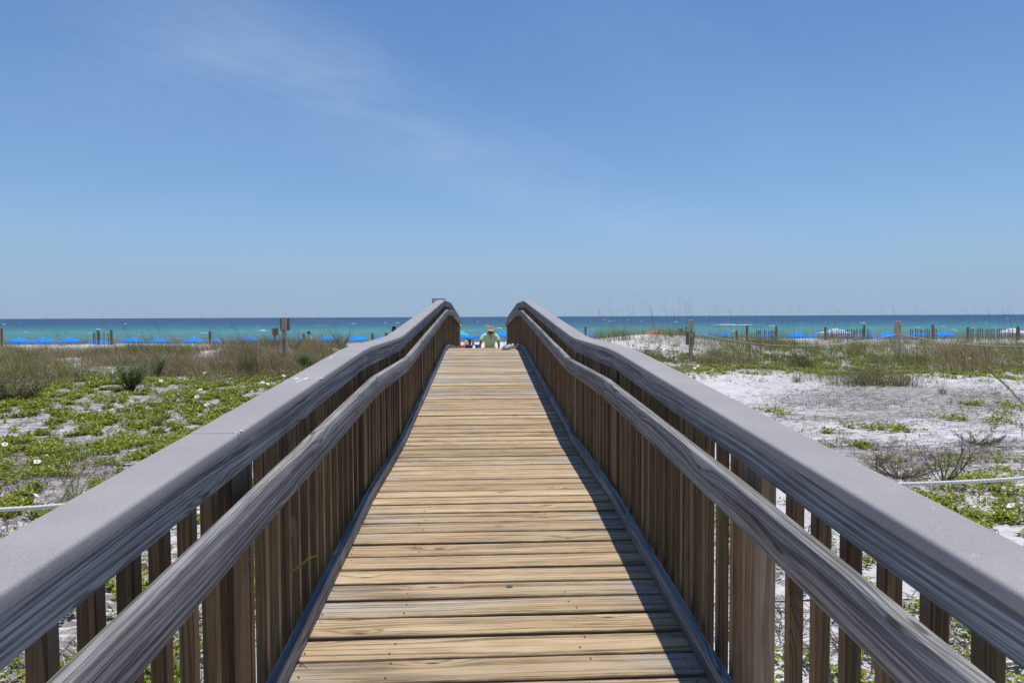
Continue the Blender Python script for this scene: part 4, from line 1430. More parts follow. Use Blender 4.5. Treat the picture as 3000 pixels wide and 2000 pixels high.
# ------------------------------------------------------------------ umbrellas and chairs
def fabric(name, c, rough=.7, trans=.35):
    m, t, b = newmat(name)
    tc = t.n('ShaderNodeTexCoord')
    nz = t.noise(tc.outputs['Object'], 6, 3, .5)
    cc = t.mix(t.mapr(nz, .3, .7), tuple(x * .9 for x in c), tuple(min(1, x * 1.08) for x in c))
    t.set(b, 'Base Color', cc); b.inputs['Roughness'].default_value = rough; b.inputs['Specular IOR Level'].default_value = .2
    tr = t.n('ShaderNodeBsdfTranslucent'); t.set(tr, 'Color', cc)
    mx = t.n('ShaderNodeMixShader'); mx.inputs[0].default_value = trans
    t.t.links.new(b.outputs[0], mx.inputs[1]); t.t.links.new(tr.outputs[0], mx.inputs[2])
    out = [n for n in t.t.nodes if n.type == 'OUTPUT_MATERIAL'][0]
    t.t.links.new(mx.outputs[0], out.inputs[0])
    return m


M['blue'] = fabric('blue_fabric', (0.0, 0.27, 0.86), trans=.12)
M['dblue'] = fabric('navy_fabric', (0.012, 0.035, 0.16), trans=.05)
M['red'] = fabric('red_fabric', (0.85, 0.17, 0.17), trans=.2)
M['cyan'] = fabric('cyan_fabric', (0.02, 0.60, 0.80), trans=.2)
M['yellow'] = fabric('yellow_fabric', (0.85, 0.60, 0.08), trans=.2)
M['wood2'] = plain('pole_wood', (0.45, 0.36, 0.26), .6, .15, 20)
M['white'] = plain('white_paint', (0.75, 0.76, 0.77), .5, .05, 20)


def striped(name, ca, cb, freq, mode='z'):
    m, t, b = newmat(name)
    tc = t.n('ShaderNodeTexCoord')
    x, y, z = t.sep(tc.outputs['Object'])
    fr = lambda s: t.math('GREATER_THAN', t.math('FRACT', t.math('MULTIPLY', s, freq)), .5)
    if mode == 'z': f = fr(z)
    elif mode == 'check': f = t.math('ADD', t.math('MULTIPLY', fr(t.math('ADD', x, y)), .5), t.math('MULTIPLY', fr(t.math('ADD', z, t.math('MULTIPLY', y, .35))), .5))
    else: f = fr(x)
    t.set(b, 'Base Color', t.mix(f, ca, cb)); b.inputs['Roughness'].default_value = .75
    return m


M['check'] = striped('blue_check_fabric', (0.80, 0.80, 0.84), (0.13, 0.17, 0.55), 3.4, 'check')
M['pinkstripe'] = striped('pink_stripe_fabric', (0.74, 0.82, 0.90), (0.62, 0.28, 0.50), 5.0, 'z')


def make_umbrella(mat, R_=.93, dome=.36, Htot=2.12, lab='', cat_='beach umbrella', name='beach_umbrella', group=None, scallop=.035, alt=None):
    root = thing(name, lab, cat_, (0, 0, 0), 0, group)
    mb = MB()
    n = 32; rings = 7
    V = [(0, 0, Htot)]
    for k in range(1, rings + 1):
        s = k / rings
        for i in range(n):
            a = 2 * math.pi * i / n
            dip = scallop * math.cos(8 * a / 2 * 2) * s * s
            rr = R_ * s * (1 - .02 * (1 - math.cos(8 * a)) * s)
            V.append((rr * math.cos(a), rr * math.sin(a), Htot - dome * (s ** 1.75) + (-(1 - math.cos(8 * a)) * -.012) * s * s))
    F = [(0, 1 + i, 1 + (i + 1) % n) for i in range(n)]
    for k in range(rings - 1):
        for i in range(n):
            F.append((1 + k * n + i, 1 + (k + 1) * n + i, 1 + (k + 1) * n + (i + 1) % n, 1 + k * n + (i + 1) % n))
    mi = []
    if alt: mi = [0] * n + [1 if (i * 8 // n) % 2 else 0 for k in range(rings - 1) for i in range(n)]
    mb.add(V, F)
    if alt: mb.mi = mi
    mb.build('canopy', [mat, alt] if alt else mat, root, smooth=True, angle=60, fix=False)
    mb = MB(); V = []; F = []
    for i in range(n):
        a = 2 * math.pi * i / n
        rr = R_ * (1 - .02 * (1 - math.cos(8 * a)))
        z = Htot - dome + (1 - math.cos(8 * a)) * .012
        V.append((rr * math.cos(a), rr * math.sin(a), z)); V.append((rr * .995 * math.cos(a), rr * .995 * math.sin(a), z - .055))
    for i in range(n):
        F.append((2 * i, 2 * i + 1, 2 * ((i + 1) % n) + 1, 2 * ((i + 1) % n)))
    mb.add(V, F); mb.build('valance', mat, root, fix=False)
    mb = MB(); mb.tube([(0, 0, -.35), (0, 0, Htot - .02)], .022, 8); mb.build('pole', M['wood2'], root, smooth=True)
    mb = MB(); mb.tube([(0, 0, Htot - .01), (0, 0, Htot + .03), (0, 0, Htot + .06)], [.03, .035, .005], 8); mb.build('finial', M['white'], root, smooth=True)
    mb = MB()
    for i in range(8):
        a = 2 * math.pi * i / 8
        mb.tube([(0, 0, Htot - .55), (R_ * .55 * math.cos(a), R_ * .55 * math.sin(a), Htot - .16)], .006, 4)
    mb.build('ribs', M['dark'], root)
    return root


def place_umbrella(o, px, ytop, dist):
    a = at(px, ytop, dist)
    o.location = (a.x, dist, a.z - 2.14 * o.scale[2])
    return o


blu = [(52, 988, 58), (128.5, 988, 59), (205, 987, 57), (288, 992, 58), (386, 987, 58), (465, 988, 58), (568, 987, 58), (626, 990, 60), (733, 985, 58), (803, 984, 58),
       (889, 984, 60), (962, 984, 60), (1048, 981, 58), (1126, 984, 60), (1369, 977, 68), (1428, 974, 64), (1474.5, 971.5, 66),
       (1722, 975, 62), (2062, 973, 62), (2118, 973, 62), (2250, 974, 60), (2334, 973, 60), (2395, 974, 61), (2474, 974, 62), (2536, 974, 60), (2607, 971, 58), (2692, 971, 62), (2770, 970, 62), (1868, 976, 62)]
bl = ['first blue umbrella from the left edge of the view', 'second blue umbrella from the left edge of the view', 'third blue umbrella from the left edge of the view', 'blue umbrella behind the short two post sand fence',
      'fifth blue umbrella from the left, with a chair below', 'sixth blue umbrella from the left', 'blue umbrella just left of the lone left fence post in the grass', 'blue umbrella just right of the lone left fence post in the grass',
      'blue umbrella half hidden by grass left of the small sign', 'blue umbrella behind the small left sign', 'blue umbrella behind the short post right of the large left sign', 'blue umbrella mostly hidden by tall stalks left of the left rail',
      'lone blue umbrella right before the left rail cap', 'blue umbrella almost hidden behind the left rail cap', 'blue umbrella seen over the boardwalk, left of the seated man', 'blue umbrella directly behind the seated man', 'blue umbrella seen over the boardwalk, right of the seated man',
      'blue umbrella almost hidden right behind the right rail', 'small glimpse of a blue umbrella right of the right sign post', 'blue umbrella second right of the right sign post', 'blue umbrella behind the sand fence left of the checkered canopy',
      'blue umbrella between the left fence and the checkered canopy', 'blue umbrella touching the left leg of the checkered canopy', 'blue umbrella behind the checkered canopy', 'blue umbrella right of the checkered canopy behind a thick fence post',
      'blue umbrella just left of the clean pale rope post', 'blue umbrella first to the right of the clean pale rope post', 'rightmost of the blue umbrellas', 'blue umbrella hidden low behind the dune left of the red one']
proto = make_umbrella(M['blue'], group='blue beach umbrellas along the shore')
for i, ((px, yt, d_), lab) in enumerate(zip(blu, bl)):
    o = proto if i == 0 else copy_tree(proto)
    place_umbrella(o, px, yt, d_)
    o.rotation_euler = (random.uniform(-.05, .05), random.uniform(-.06, .06), random.uniform(0, .8))
    tag(o, lab)
    if px in (1369, 1428, 1474.5): o.scale = (1.22, 1.22, 1.05); place_umbrella(o, px, yt, d_)
o = make_umbrella(M['red'], 1.12, .40, lab='red umbrella standing behind the dune hump right of the boardwalk'); place_umbrella(o, 1921, 966, 56)
o = make_umbrella(M['pinkstripe'], 1.10, .40, lab='pale umbrella with pink stripes at the right edge of the view', scallop=0); place_umbrella(o, 2965, 961, 56); o.rotation_euler = (0, .05, .2)
o = make_umbrella(M['cyan'], 1.05, .48, lab='cyan and yellow umbrella peeking out from the left end post', alt=M['yellow']); place_umbrella(o, 1329, 962, 57); o.rotation_euler = (0, .12, .45)

# checkered cabana canopy
cx = at(2449, 961, 58)
root = thing('canopy_tent', 'blue and white checkered canopy tent standing among the umbrellas', 'canopy tent', (cx.x, 58, gz(cx.x, 58)), R(18))
zt = cx.z - root.location.z
hw = 1.02
mb = MB()
V = [(0, 0, zt)]; n = 6
for (a_, b_) in ((-1, -1), (1, -1), (1, 1), (-1, 1)):
    V.append((a_ * hw, b_ * hw, zt - .42))
for (a_, b_) in ((-1, -1), (1, -1), (1, 1), (-1, 1)):
    V.append((a_ * hw, b_ * hw, zt - .66))
F = [(0, 1, 2), (0, 2, 3), (0, 3, 4), (0, 4, 1)] + [(1 + i, 5 + i, 5 + (i + 1) % 4, 1 + (i + 1) % 4) for i in range(4)]
mb.add(V, F); mb.build('canopy', M['check'], root, fix=False)
for (a_, b_) in ((-1, -1), (1, -1), (1, 1), (-1, 1)):
    mb = MB(); mb.box((a_ * (hw - .06), b_ * (hw - .06), (zt - .45) / 2 - .1), (.13, .13, zt - .25), 0, 'z'); mb.build('leg', M['check'], root)


def make_chair():
    root = thing('beach_chair', '', 'beach chair', (0, 0, 0))
    mb = MB()
    V = [(-.28, .55, .30), (.28, .55, .30), (.28, 0, .26), (-.28, 0, .26), (.28, -.50, .95), (-.28, -.50, .95)]
    th = .03
    V2 = [(x, y, z - th) for (x, y, z) in V]
    mb.add(V[:4] + V2[:4], [(0, 1, 2, 3), (4, 7, 6, 5), (0, 4, 5, 1), (1, 5, 6, 2), (3, 7, 4, 0)])
    mb.build('seat', M['blue'], root)
    mb = MB(); mb.add([V[3], V[2], V[4], V[5], V2[3], V2[2], V2[4], V2[5]], [(0, 1, 2, 3), (4, 7, 6, 5), (0, 3, 7, 4), (1, 5, 6, 2), (2, 6, 7, 3)])
    mb.build('backrest', M['dblue'], root)
    mb = MB()
    for s in (-1, 1):
        x = s * .30
        mb.tube([(x, .56, .29), (x, 0, .25), (x, -.51, .96)], .016, 6)
        mb.tube([(x, .35, 0), (x, .0, .5), (x, -.3, .5)], .016, 6); mb.tube([(x, -.35, 0), (x, .2, .30)], .016, 6)
    mb.build('frame', M['wood2'], root)
    return root


ch = make_chair()
chs = [(386, 58, .5, 'blue beach chair below the fifth umbrella from the left'), (410, 58, -.3, 'dark beach chair right of the pole of the fifth umbrella from the left'), (1452, 60, 2.6, 'navy beach chair just right of the seated man'), (1484, 62, 2.9, 'blue beach chair beside the right end post of the boardwalk'),
       (2236, 58, .2, 'beach chair below the umbrella left of the checkered canopy'), (2790, 58, .1, 'beach chair below the rightmost blue umbrella'), (1404, 66, .3, 'beach chair hidden behind the seated man'), (2610, 58, .1, 'beach chair below the umbrella left of the clean pale rope post')]
for i, (px, d_, rz, lab) in enumerate(chs):
    o = ch if i == 0 else copy_tree(ch)
    a = at(px, 1010, d_); o.location = (a.x, d_, gz(a.x, d_)); o.rotation_euler = (0, 0, rz + math.pi)
    tag(o, lab, 'beach chair', 'beach chairs below the umbrellas')


# ------------------------------------------------------------------ people
def skin_mesh(name, pts, edges, radii, mat, parent, sub=2, root=0, boff=0.0, soff=.0):
    me = bpy.data.meshes.new(name + '_cage')
    me.from_pydata([tuple(p) for p in pts], edges, [])
    o = bpy.data.objects.new(name + '_cage', me); COL.objects.link(o)
    sk = o.modifiers.new('s', 'SKIN'); sk.use_smooth_shade = True
    for i, r_ in enumerate(radii):
        sv = me.skin_vertices[0].data[i]
        sv.radius = r_ if hasattr(r_, '__len__') else (r_, r_)
        sv.use_root = (i == root)
    if sub:
        ss = o.modifiers.new('b', 'SUBSURF'); ss.levels = sub; ss.render_levels = sub
    bpy.context.view_layer.update()
    dg = bpy.context.evaluated_depsgraph_get()
    m2 = bpy.data.meshes.new_from_object(o.evaluated_get(dg))
    bpy.data.objects.remove(o); bpy.data.meshes.remove(me)
    m2.name = name; m2.materials.clear(); m2.materials.append(mat)
    r = bpy.data.objects.new(name, m2); COL.objects.link(r)
    if parent: r.parent = parent
    return r


M['skin'] = plain('skin_tan', (0.40, 0.19, 0.11), .55, .12, 12)
M['skin2'] = plain('skin_pink', (0.62, 0.36, 0.26), .55, .1, 12)
M["shirt"] = plain("lime_shirt", (0.72, 0.93, 0.55), .85, .06, 7, bmp=.03)
M['straw'] = plain('straw_hat', (0.62, 0.47, 0.29), .8, .22, 60, bmp=.004)
M['short'] = plain('khaki_shorts', (0.25, 0.22, 0.16), .85, .1, 7)
M['hairb'] = plain('brown_hair', (0.07, 0.032, 0.022), .6, .35, 60, bmp=.01)

MX = at(1434.5, 1000, 22.72)
man = bpy.data.objects.new('person', None); COL.objects.link(man)
man.location = (MX.x, 22.72, E - 1.225)
tag(man, 'person in lime green shirt and straw hat sitting at the end of the boardwalk', 'person')
# 0 pelvis 1 waist 2 chest 3 upper 4 neck 5 head 6 headtop
P_ = [(0, -.02, .10), (0.0, -.09, .28), (.005, -.16, .46), (.01, -.19, .57), (.025, -.175, .66), (.035, -.14, .74), (.04, -.13, .83)]
E_ = [(0, 1), (1, 2), (2, 3), (3, 4), (4, 5), (5, 6)]
R_ = [(.15, .12), (.145, .11), (.165, .11), (.12, .09), (.058, .058), (.078, .095), (.065, .08)]


def limb(base, pts, rad):
    prev = base
    for p, r_ in zip(pts, rad):
        P_.append(p); R_.append(r_); E_.append((prev, len(P_) - 1)); prev = len(P_) - 1
    return prev


lw = limb(3, [(-.16, -.20, .585), (-.215, -.21, .55), (-.315, -.31, .33), (-.36, -.36, .12), (-.375, -.37, .045)], [.06, .058, .042, .028, .026])
rw = limb(3, [(.18, -.20, .585), (.235, -.21, .55), (.30, -.31, .33), (.29, -.37, .12), (.275, -.375, .045)], [.06, .058, .042, .028, .026])
limb(0, [(-.10, .05, .09), (-.15, .44, .13), (-.15, .52, -.28), (-.15, .60, -.36)], [.09, .065, .042, .035])
limb(0, [(.10, .05, .09), (.17, .46, .14), (.17, .54, -.27), (.17, .62, -.35)], [.09, .065, .042, .035])
for s, wr in ((-1, lw), (1, rw)):
    bx, by, bz = P_[wr]
    for k, (fx, fy, ln) in enumerate(((-.034, -.06, .075), (-.012, -.075, .085), (.010, -.072, .08), (.030, -.055, .062))):
        limb(wr, [(bx + fx * .8 * s, by - .035, bz - .022), (bx + fx * s, by + fy - .01, bz - .03), (bx + fx * 1.2 * s, by + fy - .035, bz - .036)], [.014, .009, .0075])
    limb(wr, [(bx + -.03 * s * -1, by - .0, bz - .02), (bx + .055 * s, by - .03, bz - .03)], [.012, .009])
skin_mesh('body', P_, E_, R_, M['skin'], man)
# shirt
S_ = [(0, -.02, .06), (0.0, -.09, .26), (.005, -.16, .46), (.01, -.19, .58), (.022, -.18, .635), (-.16, -.20, .595), (-.225, -.215, .55), (-.285, -.275, .41), (.18, -.20, .595), (.245, -.215, .55), (.29, -.275, .39)]
SE = [(0, 1), (1, 2), (2, 3), (3, 4), (3, 5), (5, 6), (6, 7), (3, 8), (8, 9), (9, 10)]
SR = [(.19, .16), (.185, .15), (.20, .145), (.145, .12), (.078, .075), (.085, .09), (.082, .085), (.078, .078), (.085, .09), (.082, .085), (.080, .080)]
skin_mesh('shirt', S_, SE, SR, M['shirt'], man)
# shorts
skin_mesh('shorts', [(0, 0, .08), (-.10, .06, .09), (-.14, .30, .12), (.10, .06, .09), (.15, .30, .12)], [(0, 1), (1, 2), (0, 3), (3, 4)], [(.17, .12), .11, .095, .11, .095], M['short'], man, 1)
# hat
hat = MB(); n = 28
V = []; F = []
rings = [(.0, .118), (.035, .112), (.060, .128), (.078, .115), (.083, .06), (.090, .0), (.125, -.012), (.15, -.008)]
for k, (r_, z) in enumerate(rings):
    for i in range(n):
        a = 2 * math.pi * i / n
        c_, s_ = math.cos(a), math.sin(a)
        rx, ry = r_ * 1.0, r_ * 1.25
        if k >= 6:
            z2 = z + (.095 if k == 7 else .035) * abs(c_) ** 3 - .03 * abs(s_) ** 2
            rx = r_ * .96
        else:
            z2 = z - (.03 * math.exp(-(c_ / .35) ** 2) if k in (1,) else 0)
        V.append((rx * c_, ry * s_, z2))
for k in range(len(rings) - 1):
    for i in range(n):
        F.append((k * n + i, k * n + (i + 1) % n, (k + 1) * n + (i + 1) % n, (k + 1) * n + i))
hat.add(V, F)
ho = hat.build('hat', M['straw'], man, smooth=True, angle=50, fix=False)
ho.scale = (1.14, 1.1, 1.05); ho.location = (.04, -.13, .76); ho.rotation_euler = (R(-9), 0, 0)
so = ho.modifiers.new('t', 'SOLIDIFY'); so.thickness = .006
mb = MB()
V = [];
for i in range(n):
    a = 2 * math.pi * i / n
    for z in (.004, .026):
        V.append((.0925 * math.cos(a) * (1 - z * .9), .0925 * 1.25 * math.sin(a) * (1 - z * .9), z))
mb.add(V, [(2 * i, 2 * ((i + 1) % n), 2 * ((i + 1) % n) + 1, 2 * i + 1) for i in range(n)])
M['band'] = plain('hat_band', (0.30, 0.20, 0.11), .8, .2, 30)
hb = mb.build('hat_band', M['band'], ho, fix=False)
# hair at the neck, ears
mb = MB(); mb.tube([(.03, -.155, .74), (.03, -.19, .72), (.03, -.20, .70)], [.075, .06, .04], 10)
mb.build('hair', plain('short_hair', (0.10, 0.045, 0.03), .7, .3, 60), man, smooth=True)
# glasses cord
mb = MB(); mb.tube([(-.03, -.235, .66), (.0, -.29, .60), (.035, -.315, .53), (.07, -.28, .60), (.09, -.22, .66)], .0045, 5); mb.tube([(.035, -.318, .545), (.036, -.328, .50)], [.006, .016], 6)
mb.build('neck_cord', M['dark'], man, smooth=True)

# bather in a patterned swimsuit under the left umbrella
M['swim'] = striped('patterned_swimsuit', (0.62, 0.50, 0.66), (0.10, 0.08, 0.20), 11, 'check')
wl = at(1361, 1010, 64)
wo2 = bpy.data.objects.new('person', None); COL.objects.link(wo2); wo2.location = (wl.x, 64, gz(wl.x, 64)); wo2.rotation_euler = (0, 0, R(60))
tag(wo2, 'person in patterned swimsuit bending forward below the umbrella at the left end post', 'person')
P_ = [(0, 0, .95), (0.12, 0, 1.12), (.26, 0, 1.28), (.36, 0, 1.40), (.43, 0, 1.44), (.52, 0, 1.47)]; E_ = [(0, 1), (1, 2), (2, 3), (3, 4), (4, 5)]
R_ = [(.17, .15), (.14, .12), (.15, .12), (.10, .09), .05, .085]
limb(3, [(.34, .19, 1.36), (.38, .24, 1.08), (.44, .20, .82), (.46, .18, .74)], [.055, .04, .03, .025]); limb(3, [(.34, -.19, 1.36), (.38, -.24, 1.08), (.44, -.20, .82), (.46, -.18, .74)], [.055, .04, .03, .025])
limb(0, [(0, .10, .86), (.03, .12, .48), (-.03, .12, .08), (.08, .13, .03)], [.10, .065, .045, .035]); limb(0, [(0, -.10, .86), (.03, -.12, .48), (-.03, -.12, .08), (.08, -.13, .03)], [.10, .065, .045, .035])
skin_mesh('body', P_, E_, R_, M['skin2'], wo2, 1)
skin_mesh('swimsuit', [(0, 0, .90), (.02, 0, .98), (.12, 0, 1.12), (.24, 0, 1.26)], [(0, 1), (1, 2), (2, 3)], [(.18, .17), (.19, .17), (.16, .14), (.15, .13)], M['swim'], wo2, 1)
mb = MB(); mb.tube([(.45, 0, 1.50), (.52, 0, 1.56), (.60, 0, 1.50)], [.08, .095, .05], 10); mb.build('hair', M['hairb'], wo2, smooth=True)


def stander(label, px, ytop, dist, shirt, hair, rz, H=1.70, sk='skin2', armup=0):
    a = at(px, ytop, dist)
    o = bpy.data.objects.new('person', None); COL.objects.link(o)
    o.location = (a.x, dist, a.z - H); o.rotation_euler = (0, 0, rz); k = H / 1.75; o.scale = (k, k, k)
    tag(o, label, 'person')
    global P_, E_, R_
    P_ = [(0, 0, .95), (0, 0, 1.15), (0, 0, 1.32), (0, 0, 1.43), (0, 0, 1.51), (0, .01, 1.60), (0, .01, 1.68)]; E_ = [(i, i + 1) for i in range(6)]
    R_ = [(.15, .11), (.13, .10), (.16, .11), (.10, .08), .052, (.075, .09), (.065, .08)]
    for s in (-1, 1):
        limb(3, [(s * .18, 0, 1.41), (s * .24, -.02, 1.14), (s * .25, .04, .90), (s * .25, .07, .80)], [.055, .04, .03, .028])
        limb(0, [(s * .09, 0, .88), (s * .10, .01, .48), (s * .10, -.02, .08), (s * .10, .10, .03)], [.095, .065, .045, .035])
    skin_mesh('body', P_, E_, R_, M[sk], o, 1)
    skin_mesh('shirt', [(0, 0, .95), (0, 0, 1.15), (0, 0, 1.34), (0, 0, 1.42), (-.18, 0, 1.41), (-.235, -.02, 1.2), (.18, 0, 1.41), (.235, -.02, 1.2)], [(0, 1), (1, 2), (2, 3), (3, 4), (4, 5), (3, 6), (6, 7)], [(.19, .14), (.17, .13), (.19, .13), (.12, .10), .075, .065, .075, .065], shirt, o, 1)
    mb = MB(); mb.tube([(0, .05, 1.745), (0, 0, 1.75), (0, -.05, 1.70), (0, -.055, 1.60)], [.05, .085, .092, .05], 10); mb.build('hair', hair, o, smooth=True)
    return o


M['wshirt'] = plain('white_shirt', (0.74, 0.78, 0.80), .8, .06, 6, bmp=.01)
M['gshirt'] = plain('grey_shirt', (0.50, 0.52, 0.56), .8, .08, 6)
M['hairr'] = plain('auburn_hair', (0.16, 0.05, 0.035), .6, .4, 40, bmp=.01)
stander('person with brown hair in grey shirt behind the dune grass right of the large sign', 905, 973, 44, M['gshirt'], M['hairb'], R(20))
o = stander('person with auburn hair in white shirt showing over the left rail cap', 1155, 961.5, 22.5, M['wshirt'], M['hairr'], R(-15), 1.62)

# ------------------------------------------------------------------ small things near the crest
def sandal(label, px, py, dist, rz):
    d = ray(px, py)
    y_ = dist
    for _ in range(40):
        tt = (deckz(y_) + .003 - E) / d.z
        y_ = y_ * .5 + d.y * tt * .5
    y_ = min(y_, 14.55)
    root = thing('sandal', label, 'sandal', (d.x / d.y * y_, y_, deckz(y_) + .005), rz, 'white sandals on the boardwalk')
    root.scale = (1.12, 1.12, 1.25)
    mb = MB(); V = []; n = 20
    out = []
    for i in range(n):
        a = 2 * math.pi * i / n
        yy = .14 * math.sin(a); wx = .048 + .008 * math.sin(a)
        out.append((wx * math.cos(a) * (1 if abs(math.sin(a)) < .95 else .9), yy))
    for z, k in ((0, .96), (.012, 1.03), (.028, 1.0)):
        for (x, y) in out: V.append((x * k, y * k, z + (.010 if y < -.08 else 0) * (z > 0)))
    F = [tuple(range(n))[::-1], tuple(2 * n + i for i in range(n))]
    for r_ in range(2):
        for i in range(n): F.append((r_ * n + i, r_ * n + (i + 1) % n, (r_ + 1) * n + (i + 1) % n, (r_ + 1) * n + i))
    mb.add(V, F); mb.build('sole', M['sole'], root, smooth=True, angle=40)
    for (yc, hz, w_) in ((.07, .062, .042), (.0, .078, .036), (-.095, .085, .026)):
        mb = MB(); V = []; m_ = 12
        for i in range(m_ + 1):
            a = math.pi * i / m_
            for dy_ in (-w_ / 2, w_ / 2):
                V.append((.050 * math.cos(a), yc + dy_ - .01 * math.sin(a), .022 + (hz - .022) * math.sin(a)))
        mb.add(V, [(2 * i, 2 * i + 1, 2 * i + 3, 2 * i + 2) for i in range(m_)])
        s_ = mb.build('strap', M['white'], root, smooth=True, fix=False)
        so = s_.modifiers.new('t', 'SOLIDIFY'); so.thickness = .006
    return root


M['sole'] = plain('sandal_sole', (0.42, 0.39, 0.36), .7, .1, 30)
sandal('white strap sandal in front, toe towards the camera, on the crest of the boardwalk', 1484, 1024, 13.6, R(150))
sandal('white strap sandal lying behind the other one near the right toe board', 1501, 1020.5, 14.1, R(75))


def lump(name, mat, parent, pts, rad, n=10):
    mb = MB(); mb.tube(pts, rad, n); return mb.build(name, mat, parent, smooth=True)


# dark bag with a green cloth by the right toe board
p = at(1517, 1018, 15.2)
M['black'] = plain('black_fabric', (0.018, 0.018, 0.024), .8, .3, 20)
M['lime'] = plain('lime_cloth', (0.30, 0.36, 0.07), .8, .3, 25)
root = thing('dark_bag', 'dark bag with a green cloth against the right toe board past the crest', 'bag', (XC + .62, 14.95, deckz(14.95)), 0)
root.scale = (.8, .8, .62)
lump('bag_body', M['black'], root, [(-.16, .35, .05), (-.12, .1, .10), (.0, .0, .12), (.06, -.05, .07)], [.03, .07, .085, .05])
lump('cloth', M['lime'], root, [(.02, -.12, .09), (.07, -.13, .085), (.11, -.12, .055)], [.03, .042, .02])
# black and red bag, pink towel left, beyond the crest
root = thing('beach_bag', 'black and red beach bag with curled straps lying left of the seated man', 'bag', (XC - .42, 19.6, deckz(19.6)), R(5))
root.scale = (1, 1, .62)
lump('bag_body', M['black'], root, [(-.12, 0, .10), (-.05, 0, .125), (.04, 0, .12), (.10, 0, .10)], [.06, .085, .085, .05])
M['crim'] = plain('crimson_fabric', (0.30, 0.02, 0.05), .8, .2, 20)
lump('side_panel', M['crim'], root, [(-.02, -.06, .14), (.03, -.07, .15), (.06, -.06, .11)], [.03, .045, .02])
mb = MB(); mb.tube([(.05, 0, .10), (.09, 0, .21), (.15, 0, .22), (.20, 0, .13), (.20, 0, .05)], .017, 8); mb.tube([(-.14, 0, .12), (-.08, .02, .21), (0, .02, .20), (.04, 0, .12)], .014, 8)
mb.build('strap', M['black'], root, smooth=True)
M['pink'] = plain('coral_towel', (0.80, 0.16, 0.15), .9, .25, 25, bmp=.01)
root = thing('towel', 'coral red towel heaped left of the black beach bag', 'towel', (XC - .62, 19.5, deckz(19.5)), 0)
root.scale = (.8, .8, .6)
lump('cloth', M['pink'], root, [(-.08, 0, .06), (-.03, .02, .13), (.04, .0, .14), (.10, 0, .09)], [.04, .075, .07, .04])

# towels hung under the left umbrella
for (px, yt, yb, wpx, mats, lab) in ((1376, 993, 1013, 9, 'tg', 'navy and green towels hanging below the umbrella left of the seated man'),):
    a = at(px, yt, 67.5); c_ = at(px, yb, 67.5)
    root = thing('hanging_towel', lab, 'towel', (a.x, 67.5, c_.z))
    h_ = a.z - c_.z
    for k, (dx_, w_, mt) in enumerate(((-.10, .14, 'dblue'), (.05, .17, 'tgreen'))):
        if mt == 'tgreen': M['tgreen'] = fabric('green_towel', (0.01, 0.11, 0.09), trans=.05)
        mb = MB(); V = []
        for i in range(7):
            for j in range(7):
                V.append((dx_ + w_ * (i / 6 - .5), .02 * math.sin(i * 1.7 + k), h_ * j / 6))
        mb.add(V, [(i * 7 + j, (i + 1) * 7 + j, (i + 1) * 7 + j + 1, i * 7 + j + 1) for i in range(6) for j in range(6)])
        c2 = mb.build('cloth', M[mt], root, smooth=True, fix=False); so = c2.modifiers.new('t', 'SOLIDIFY'); so.thickness = .012
m, t, b = newmat('rainbow_bag')
tc = t.n('ShaderNodeTexCoord'); x, y, z = t.sep(tc.outputs['Object'])
t.set(b, 'Base Color', t.ramp(t.math('DIVIDE', z, .45), [(0.0, (0.30, 0.05, 0.35)), (0.25, (0.03, 0.20, 0.60)), (0.5, (0.03, 0.45, 0.60)), (0.62, (0.60, 0.05, 0.25)), (0.85, (0.80, 0.25, 0.10))], 'CONSTANT'))
a = at(1386, 1000, 67.0); c_ = at(1386, 1011, 67.0)
root = thing('striped_bag', 'rainbow striped bag hanging below the umbrella left of the seated man', 'bag', (a.x, 67.0, c_.z))
mb = MB(); mb.box((0, 0, .19), (.25, .12, .38), 0, 'z', bev=.03); mb.build('bag_body', m, root, smooth=True)
mb = MB(); mb.tube([(-.08, 0, .36), (-.05, 0, .55), (.0, 0, .62), (.05, 0, .55), (.08, 0, .36)], .02, 6); mb.build('strap', plain('purple_strap', (0.16, 0.03, 0.12), .8), root)
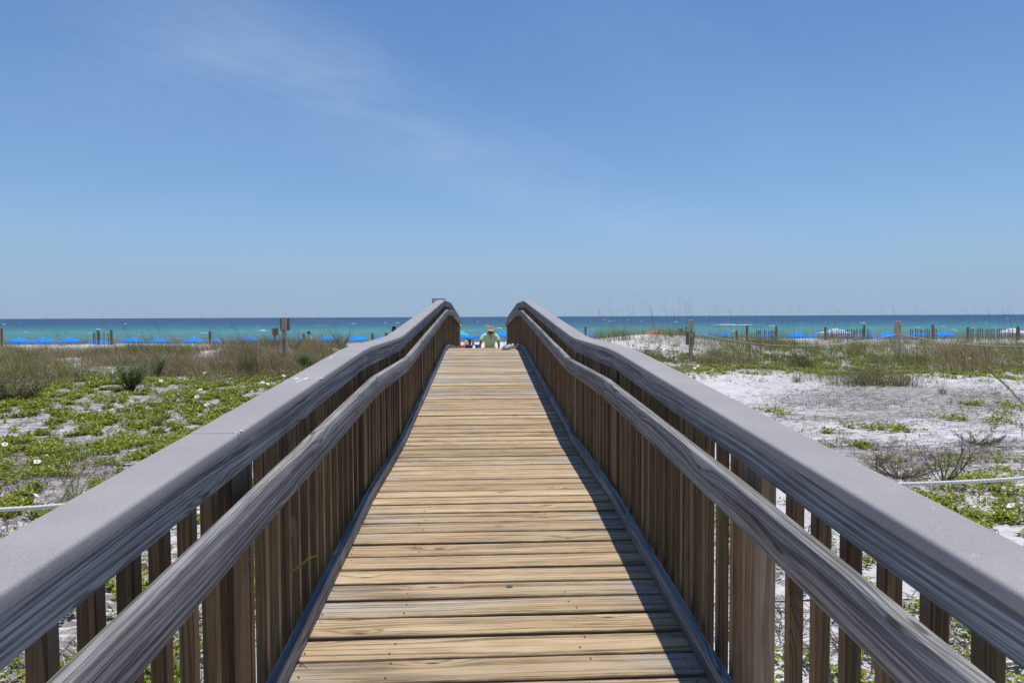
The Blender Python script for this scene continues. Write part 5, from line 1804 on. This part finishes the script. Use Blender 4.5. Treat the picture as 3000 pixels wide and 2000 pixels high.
# dry brush on the sand beyond the step
shrub('dry_brush', 'dark brushy plant on the sand beyond the ramp right of the seated man', 'shrub', Vector((at(1471, 1010, 30).x, 30.0, gz(at(1471, 1010, 30).x, 30.0) - .02)), 26, .95, .5, 21, [(0.06, 0.07, 0.03), (0.12, 0.10, 0.06)], 1100, .05, up=1.0)

# white sign with dark border outside the left rail beyond the crest
SY = 17.3
a = at(1285, 874.5, SY)
root = thing('white_sign', 'white sign with dark border and red lettering on a post behind the left rail crest', 'sign', (a.x, SY, gz(a.x, SY)))
zt = a.z - root.location.z
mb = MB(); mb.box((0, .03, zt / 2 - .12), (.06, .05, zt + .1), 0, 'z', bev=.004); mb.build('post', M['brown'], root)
m, t, b = newmat('sign_face')
tc = t.n('ShaderNodeTexCoord'); x, y, z = t.sep(tc.outputs['Object'])
nz = t.noise(tc.outputs['Object'], 9, 3, .5)
t.set(b, 'Base Color', t.mix(t.mapr(nz, .3, .7), (0.62, 0.62, 0.63), (0.72, 0.72, 0.73))); b.inputs['Roughness'].default_value = .5
hw = .165; hh = .42
mb = MB(); mb.box((0, 0, zt - hh / 2), (2 * hw, .006, hh), 0, 'z'); mb.build('sign_panel', m, root)
mb = MB()
for (cx_, cz_, sx_, sz_) in ((0, zt - .006, 2 * hw, .012), (0, zt - hh + .006, 2 * hw, .012), (-hw + .006, zt - hh / 2, .012, hh - .024), (hw - .006, zt - hh / 2, .012, hh - .024)):
    mb.box((cx_, -.004, cz_), (sx_, .004, sz_), 0, 'z')
mb.build('sign_border', plain('sign_black', (0.02, 0.02, 0.022), .5), root)
cu = bpy.data.curves.new('lettering', 'FONT'); cu.body = 'NO'; cu.size = .115; cu.extrude = .001; cu.align_x = 'CENTER'
to = bpy.data.objects.new('lettering', cu); COL.objects.link(to)
bpy.context.view_layer.update()
me = bpy.data.meshes.new_from_object(to.evaluated_get(bpy.context.evaluated_depsgraph_get()))
bpy.data.objects.remove(to)
me.materials.clear(); me.materials.append(plain('red_lettering', (0.55, 0.02, 0.03), .5))
to = bpy.data.objects.new('lettering', me); COL.objects.link(to); to.parent = root
to.rotation_euler = (R(90), 0, 0); to.location = (.0, -.0055, zt - .135); to.scale = (1, 1, 1)
